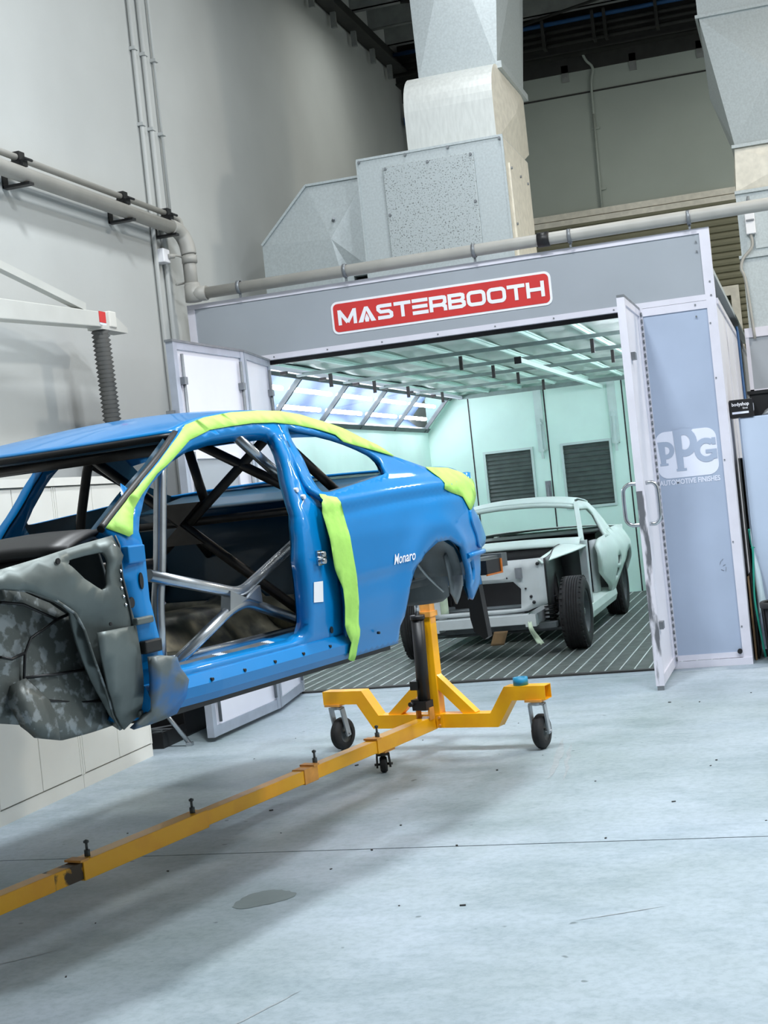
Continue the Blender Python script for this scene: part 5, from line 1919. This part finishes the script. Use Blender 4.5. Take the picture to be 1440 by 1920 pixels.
b.add([(2.19, 0.0, 1.465), (2.19, 0.12, 1.56), (2.19, -0.12, 1.56)], [(0, 1, 2)])
b.add([(2.19, 0.0, 1.465), (2.19, 0.12, 1.375), (2.19, -0.12, 1.375)], [(0, 2, 1)])
b.build('cage_gusset', 'tube_dark', car, 0.03, 0)


# ================================================================== PALE GREEN COUPE IN THE BOOTH
mus = thing('stripped_coupe', 'pale green stripped coupe without bonnet or wings inside the spray booth', 'car', (-2.24, 1.69, 0.0), -PI / 2)
HM = [(.18, .73), (.32, .77), (.45, .82), (.6, .865), (.75, .87), (.86, .81), (.95, .745), (1.08, .68), (1.22, .61), (1.32, .50)]


def hm(x, z):
    if z <= HM[0][0]:
        y = HM[0][1]
    elif z >= HM[-1][0]:
        y = HM[-1][1]
    else:
        for (a, b_), (c, d) in zip(HM, HM[1:]):
            if a <= z <= c:
                y = b_ + (d - b_) * (z - a) / (c - a)
                break
    if x < -2.9:
        y -= 0.10 * ((-2.9 - x) / 0.7) ** 2
    return y


mq = [(-2.10, .26), (-1.75, .40), (-1.52, .53), (-1.42, .74), (-1.48, .81), (-1.62, .87), (-1.85, .90), (-2.20, .935), (-2.60, .94), (-3.0, .93), (-3.45, .91), (-3.58, .86), (-3.60, .62), (-3.50, .40), (-3.14, .34)]
arch = [(-2.74 + 0.37 * math.cos(math.radians(a)), .32 + 0.37 * math.sin(math.radians(a))) for a in range(176, 3, -14)]
mq = mq + arch + [(-2.34, .25)]
vents = [[(-2.0, .575), (-2.22, .56), (-2.22, .645), (-2.0, .66)], [(-2.03, .45), (-2.25, .435), (-2.25, .52), (-2.03, .535)]]
side_roof = [(-1.27, 1.215), (-1.30, 1.185), (-1.55, 1.175), (-1.85, 1.165), (-1.98, 1.09), (-1.90, .97), (-1.75, .87), (-2.0, .87), (-2.42, .92), (-2.36, 1.03), (-2.22, 1.15), (-2.05, 1.225), (-1.7, 1.255), (-1.4, 1.245)]
for s in (1, -1):
    sheet('quarter_panel', mq, vents, 0.06, lambda x, z: (x, s * (hm(x, z) - 0.10 * sstep(-1.85, -1.45, x) + 0.03 * math.exp(-((x + 2.74) / .4) ** 2) * sstep(.3, .6, z)), z), 'primer', mus, 0.03, -1.0, flip=(s > 0))
    sheet('roof_side', side_roof, [], 0.06, lambda x, z: (x, s * hm(x, z), z), 'primer', mus, 0.03, -1.0, flip=(s > 0))
    sheet('dark_inner_liner', side_roof, [], 0.08, lambda x, z: (x, s * (hm(x, z) - .034), z), 'black', mus, 0.0, flip=(s < 0))  # black sheet added to make the cabin sides read dark
    sheet('vent_backing', [(-1.96, .42), (-2.3, .42), (-2.3, .68), (-1.96, .68)], [], 0.1, lambda x, z: (x, s * (hm(x, z) - .07), z), 'black', mus, 0.0, flip=(s > 0))
    b = MB()
    b.prism([(.62, .19), (.755, .19), (.775, .25), (.765, .315), (.70, .335), (.62, .335)], lambda y, z, t: (t, s * y, z), -2.35, -.62)
    b.build('sill', 'primer', mus)
    # windscreen pillar and hinge post
    b = MB()
    b.bar((-.72, s * .715, .86), (-1.30, s * .605, 1.225), 0.045, 0.065)
    b.build('windscreen_pillar', 'primer', mus)
    b = MB()
    b.bar((-.72, s * .72, .20), (-.72, s * .72, .90), 0.07, 0.12, (1, 0, 0))
    b.build('hinge_post', 'primer_grey', mus)
    b = MB()
    for z in (.10,):
        b.grid(lambda u, v: (-1.60 - 0.2 * u, s * (.66 + .02 * u), .25 + .60 * v), 3, 6)
    b.build('lock_pillar', 'primer_grey', mus, 0.03, 0)
    # inner wing with top rail, spring tower
    sheet('inner_wing', [(.55, .44), (.55, .84), (.1, .86), (-.64, .90), (-.64, .42), (-.30, .40), (-.22, .62), (.0, .68), (.22, .62), (.32, .44)], [], 0.08, lambda x, z: (x, s * (.56 + .03 * math.sin(4 * x)), z), 'black', mus, 0.012, -1.0, flip=(s > 0))  # black stands in for the dark void of the engine bay
    b = MB()
    b.grid(lambda u, v: (.58 - 1.24 * u, s * (.53 + .20 * v * sstep(-.1, 1.0, u) + .03 * v), .83 + .06 * u - .035 * v * v), 10, 5)
    b.build('wing_rail', 'primer', mus, 0.012, 0)
    b = MB()
    b.grid(lambda u, v: (.12 * math.cos(PI * u) - .0, s * (.44 + .10 * math.sin(PI * u)), .45 + .38 * v), 10, 4)
    b.build('shock_tower', 'black', mus, 0.012, 0)  # blackened with the inner wing, as part of the dark void
    b = MB()
    b.bar((.60, s * .42, .33), (-.6, s * .36, .30), 0.09, 0.10)
    b.build('chassis_rail', 'primer_grey', mus)
    # coil spring, damper, control arms
    pts = []
    for k in range(7 * 14 + 1):
        a = 2 * PI * k / 14
        pts.append((.02 + .052 * math.cos(a), s * .50 + .052 * math.sin(a), .25 + .25 * k / 98))
    b = MB()
    b.tube(pts, 0.009, 6)
    b.build('coil_spring', 'black', mus)
    b = MB()
    b.tube([(.02, s * .50, .22), (.02, s * .50, .56)], 0.022, 10)
    b.build('damper', 'under', mus)
    b = MB()
    b.bar((.05, s * .30, .22), (.0, s * .66, .20), 0.05, 0.03)
    b.bar((-.12, s * .40, .42), (.0, s * .66, .43), 0.05, 0.03)
    b.bar((.25, s * .28, .24), (.04, s * .66, .22), 0.03, 0.03)
    b.tube([(.0, s * .62, .32), (.0, s * .70, .32)], 0.07, 14)
    b.build('suspension_arms', 'under', mus)

# roof skin, fastback tail
def mroof(u, v):
    t = 2 * v - 1
    prof = [(-1.27, 1.225), (-1.5, 1.265), (-1.8, 1.275), (-2.05, 1.245), (-2.25, 1.15), (-2.45, 1.00), (-2.62, .945), (-3.58, .90)]
    f = u * (len(prof) - 1)
    i = min(int(f), len(prof) - 2)
    x = prof[i][0] + (prof[i + 1][0] - prof[i][0]) * (f - i)
    z = prof[i][1] + (prof[i + 1][1] - prof[i][1]) * (f - i)
    return (x + .07 * (1 - t * t) * (1 - u), t * hm(x, z), z + .055 * (1 - abs(t) ** 2.4) * (1 - .5 * u))


b = MB()
b.grid(lambda u, v: mroof(u * .46, v), 24, 18)
b.build('roof_panel', 'primer', mus, 0.012, 0)
b = MB()
b.grid(lambda u, v: mroof(.86 + .14 * u, v), 6, 12)
b.build('deck_lid', 'primer', mus, 0.012, 0)
b = MB()
b.grid(lambda u, v: (-3.58, (2 * v - 1) * .74, .38 + .53 * u), 4, 8)
b.build('tail_panel', 'primer', mus, 0.02, 0)
b = MB()
b.tube([Vector(mroof(0, k / 16)) + Vector((.0, 0, -.025)) for k in range(17)], 0.022, 8)
b.build('windscreen_header', 'primer', mus)
# cowl, firewall, dash, floor
b = MB()
b.grid(lambda u, v: (-.56 - .24 * u + .05 * (1 - (2 * v - 1) ** 2), (2 * v - 1) * .71, .865 + .06 * math.sin(PI * u * .7) + .02 * (1 - (2 * v - 1) ** 2)), 6, 14)
b.build('cowl_top', 'primer', mus, 0.02, 0)
b = MB()
b.grid(lambda u, v: (-.57 - .03 * math.sin(PI * u) + .04 * (1 - (2 * v - 1) ** 2), (2 * v - 1) * .70, .28 + .59 * u), 6, 10)
b.build('firewall', 'black', mus, 0.012, 0)  # black puts the darkness of the bay behind the front opening
b = MB()
b.span((-.95, -.66, .70), (-.82, .66, .86))
b.build('dash_panel', 'black', mus, bevel=0.02)
b = MB()
b.grid(lambda u, v: (-.6 - 2.6 * u, (2 * v - 1) * .72, .24 + .16 * math.exp(-((2 * v - 1) / .25) ** 4) + .22 * sstep(.55, .7, u)), 16, 20)
b.build('floor_pan', 'under', mus, 0.01, 0)
b = MB()
b.grid(lambda u, v: (-2.02 - .10 * u, (2 * v - 1) * .64, .40 + .50 * u), 4, 6)
b.build('rear_bulkhead', 'black', mus, 0.012, 0)
b = MB()
b.lathe([(0.0, .0), (.10, .02), (.13, .12), (.05, .22), (0.0, .24)], (-1.35, .52, .28), 'z', 10)
b.build('loose_padding', 'paper', mus)
# radiator support with its big opening and punched holes
sheet('radiator_support', [(-.58, .40), (-.20, .40), (.20, .40), (.40, .41), (.46, .43), (.58, .46), (.57, .845), (-.57, .845)], [[(-.36, .435), (.345, .435), (.36, .60), (.30, .665), (-.30, .665), (-.36, .60)]], 0.07, lambda y, z: (.55 + .012 * math.sin(8 * y), y, z), 'primer_grey', mus, 0.02, 0, flip=False)
b = MB()
b.prism(rrect(.50, .12, .04), lambda a, c, t: (t, a, .755 + c), .553, .572)
b.build('support_swage', 'primer_grey', mus)
for y, z, r in ((.52, .80, .014), (.44, .53, .012), (.46, .48, .014), (-.52, .80, .014), (.40, .60, .008), (-.44, .53, .012), (.25, .70, .007), (-.2, .70, .007)):
    MB().lathe([(0, .574), (r, .574), (r, .56)], (0, y, z), 'x', 12).build('punched_hole', 'black', mus)
b = MB()
b.span((.57, .33, .69), (.60, .385, .78))
b.build('horn_bracket', 'alu_dark', mus)
b = MB()
b.span((.48, -.52, .30), (.60, .40, .385))
b.build('front_crossmember', 'primer_grey', mus, bevel=0.006)
b = MB()
b.span((.30, -.50, .24), (.42, .60, .285))
b.build('lower_crossmember', 'under', mus)
for xx, zz, rr in ((.25, .21, .014), (.10, .25, .018)):
    b = MB()
    b.tube([(xx, -.70, zz), (xx, .70, zz)], rr, 8)
    b.build('steering_link', 'under', mus)
b = MB()
b.grid(lambda u, v: (.615 + .02 * math.sin(6 * v), .40 + .03 * u + .06 * v * v + .03 * u * v, .32 - .19 * v + .01 * math.sin(9 * u)), 4, 8)
b.build('paper_flap', 'paper', mus, 0.002, 0)
b = MB()
b.grid(lambda u, v: (.60 - .02 * v, .10 + .12 * u - .05 * v, .26 - .12 * v), 3, 6)
b.build('paper_flap', 'cardboard', mus, 0.002, 0)
b = MB()
b.grid(lambda u, v: (.50, -.50 + .20 * u, .42 + .18 * v + .02 * math.sin(7 * u)), 5, 5)
b.build('masking_wrap', 'paper', mus, 0.004, 0)
b = MB()
b.span((.2, -.34, .36), (.42, .34, .44))
b.build('subframe', 'under', mus)

b = MB()
b.grid(lambda u, v: Vector(mroof(u * .44 + .01, .04 + .92 * v)) + Vector((0, 0, -.03)), 12, 10)
b.build('dark_roof_liner', 'black', mus, 0.006, 0)  # black sheet added under the roof to darken the cabin
b = MB()
b.grid(lambda u, v: (-.80 - .26 * u, (2 * v - 1) * .68, .885 - .04 * u * u), 4, 8)
b.build('dash_top', 'black', mus, 0.012, 0)
b = MB()
b.grid(lambda u, v: (-2.02 - .45 * u, (2 * v - 1) * .66, .905 + .02 * u), 4, 6)
b.build('parcel_shelf', 'black', mus, 0.012, 0)
# wheels
R_, WD = .318, .205


def wheel(x, s):
    w = WD / 2
    c = (x, s * .715, R_)
    b = MB()
    prof = [(.19, -w * .9), (.20, -w), (.27, -w * 1.02), (.303, -w * .85), (R_, -w * .62)]
    for k in range(6):
        a = -w * .62 + (w * 1.24) * (k + .5) / 6
        prof += [(R_, a - .012), (R_ - .007, a - .009), (R_ - .007, a - .004), (R_, a - .001)] if k else []
    prof += [(R_, w * .62), (.303, w * .85), (.27, w * 1.02), (.20, w), (.19, w * .9)]
    b.lathe(prof, c, 'y', 44)
    ty = b.build('tyre', 'rubber', mus)
    # shoulder lugs
    lb = MB()
    for q in range(36):
        a = 2 * PI * q / 36
        for e in (-1, 1):
            m3 = Matrix.Rotation(a, 3, 'Y')
            lb.box(Vector(c) + m3 @ Vector((0, e * w * .72, R_ - .012)), (.03, .030, .018), m3)
    lo_ = lb.build('tread_lugs', 'rubber', ty)
    lo_['kind'] = 'stuff'
    b = MB()
    d = 1 if s > 0 else -1
    b.lathe([(0.0, d * .02), (.05, d * .03), (.06, d * .05), (.10, d * .045), (.15, d * .0), (.172, d * .02), (.178, d * .085), (.192, d * .092), (.192, -d * .09)], c, 'y', 32)
    rm = b.build('wheel_rim', 'under', ty)
    b = MB()
    for q in range(5):
        a = 2 * PI * q / 5
        p = Vector(c) + Vector((.04 * math.cos(a), d * .048, .04 * math.sin(a)))
        b.tube([p, p + Vector((0, d * .02, 0))], 0.008, 6)
    b.tube([Vector(c) + Vector((0, d * .03, 0)), Vector(c) + Vector((0, d * .075, 0))], 0.026, 12)
    b.build('hub', 'chrome', rm)


for x in (0.0, -2.74):
    for s in (1, -1):
        wheel(x, s)
b = MB()
b.tube([(-2.74, -.65, R_), (-2.74, .65, R_)], 0.045, 12)
b.lathe([(0, -.12), (.12, -.08), (.15, 0), (.12, .08), (0, .12)], (-2.74, 0, R_), 'y', 16)
b.build('rear_axle', 'under', mus)
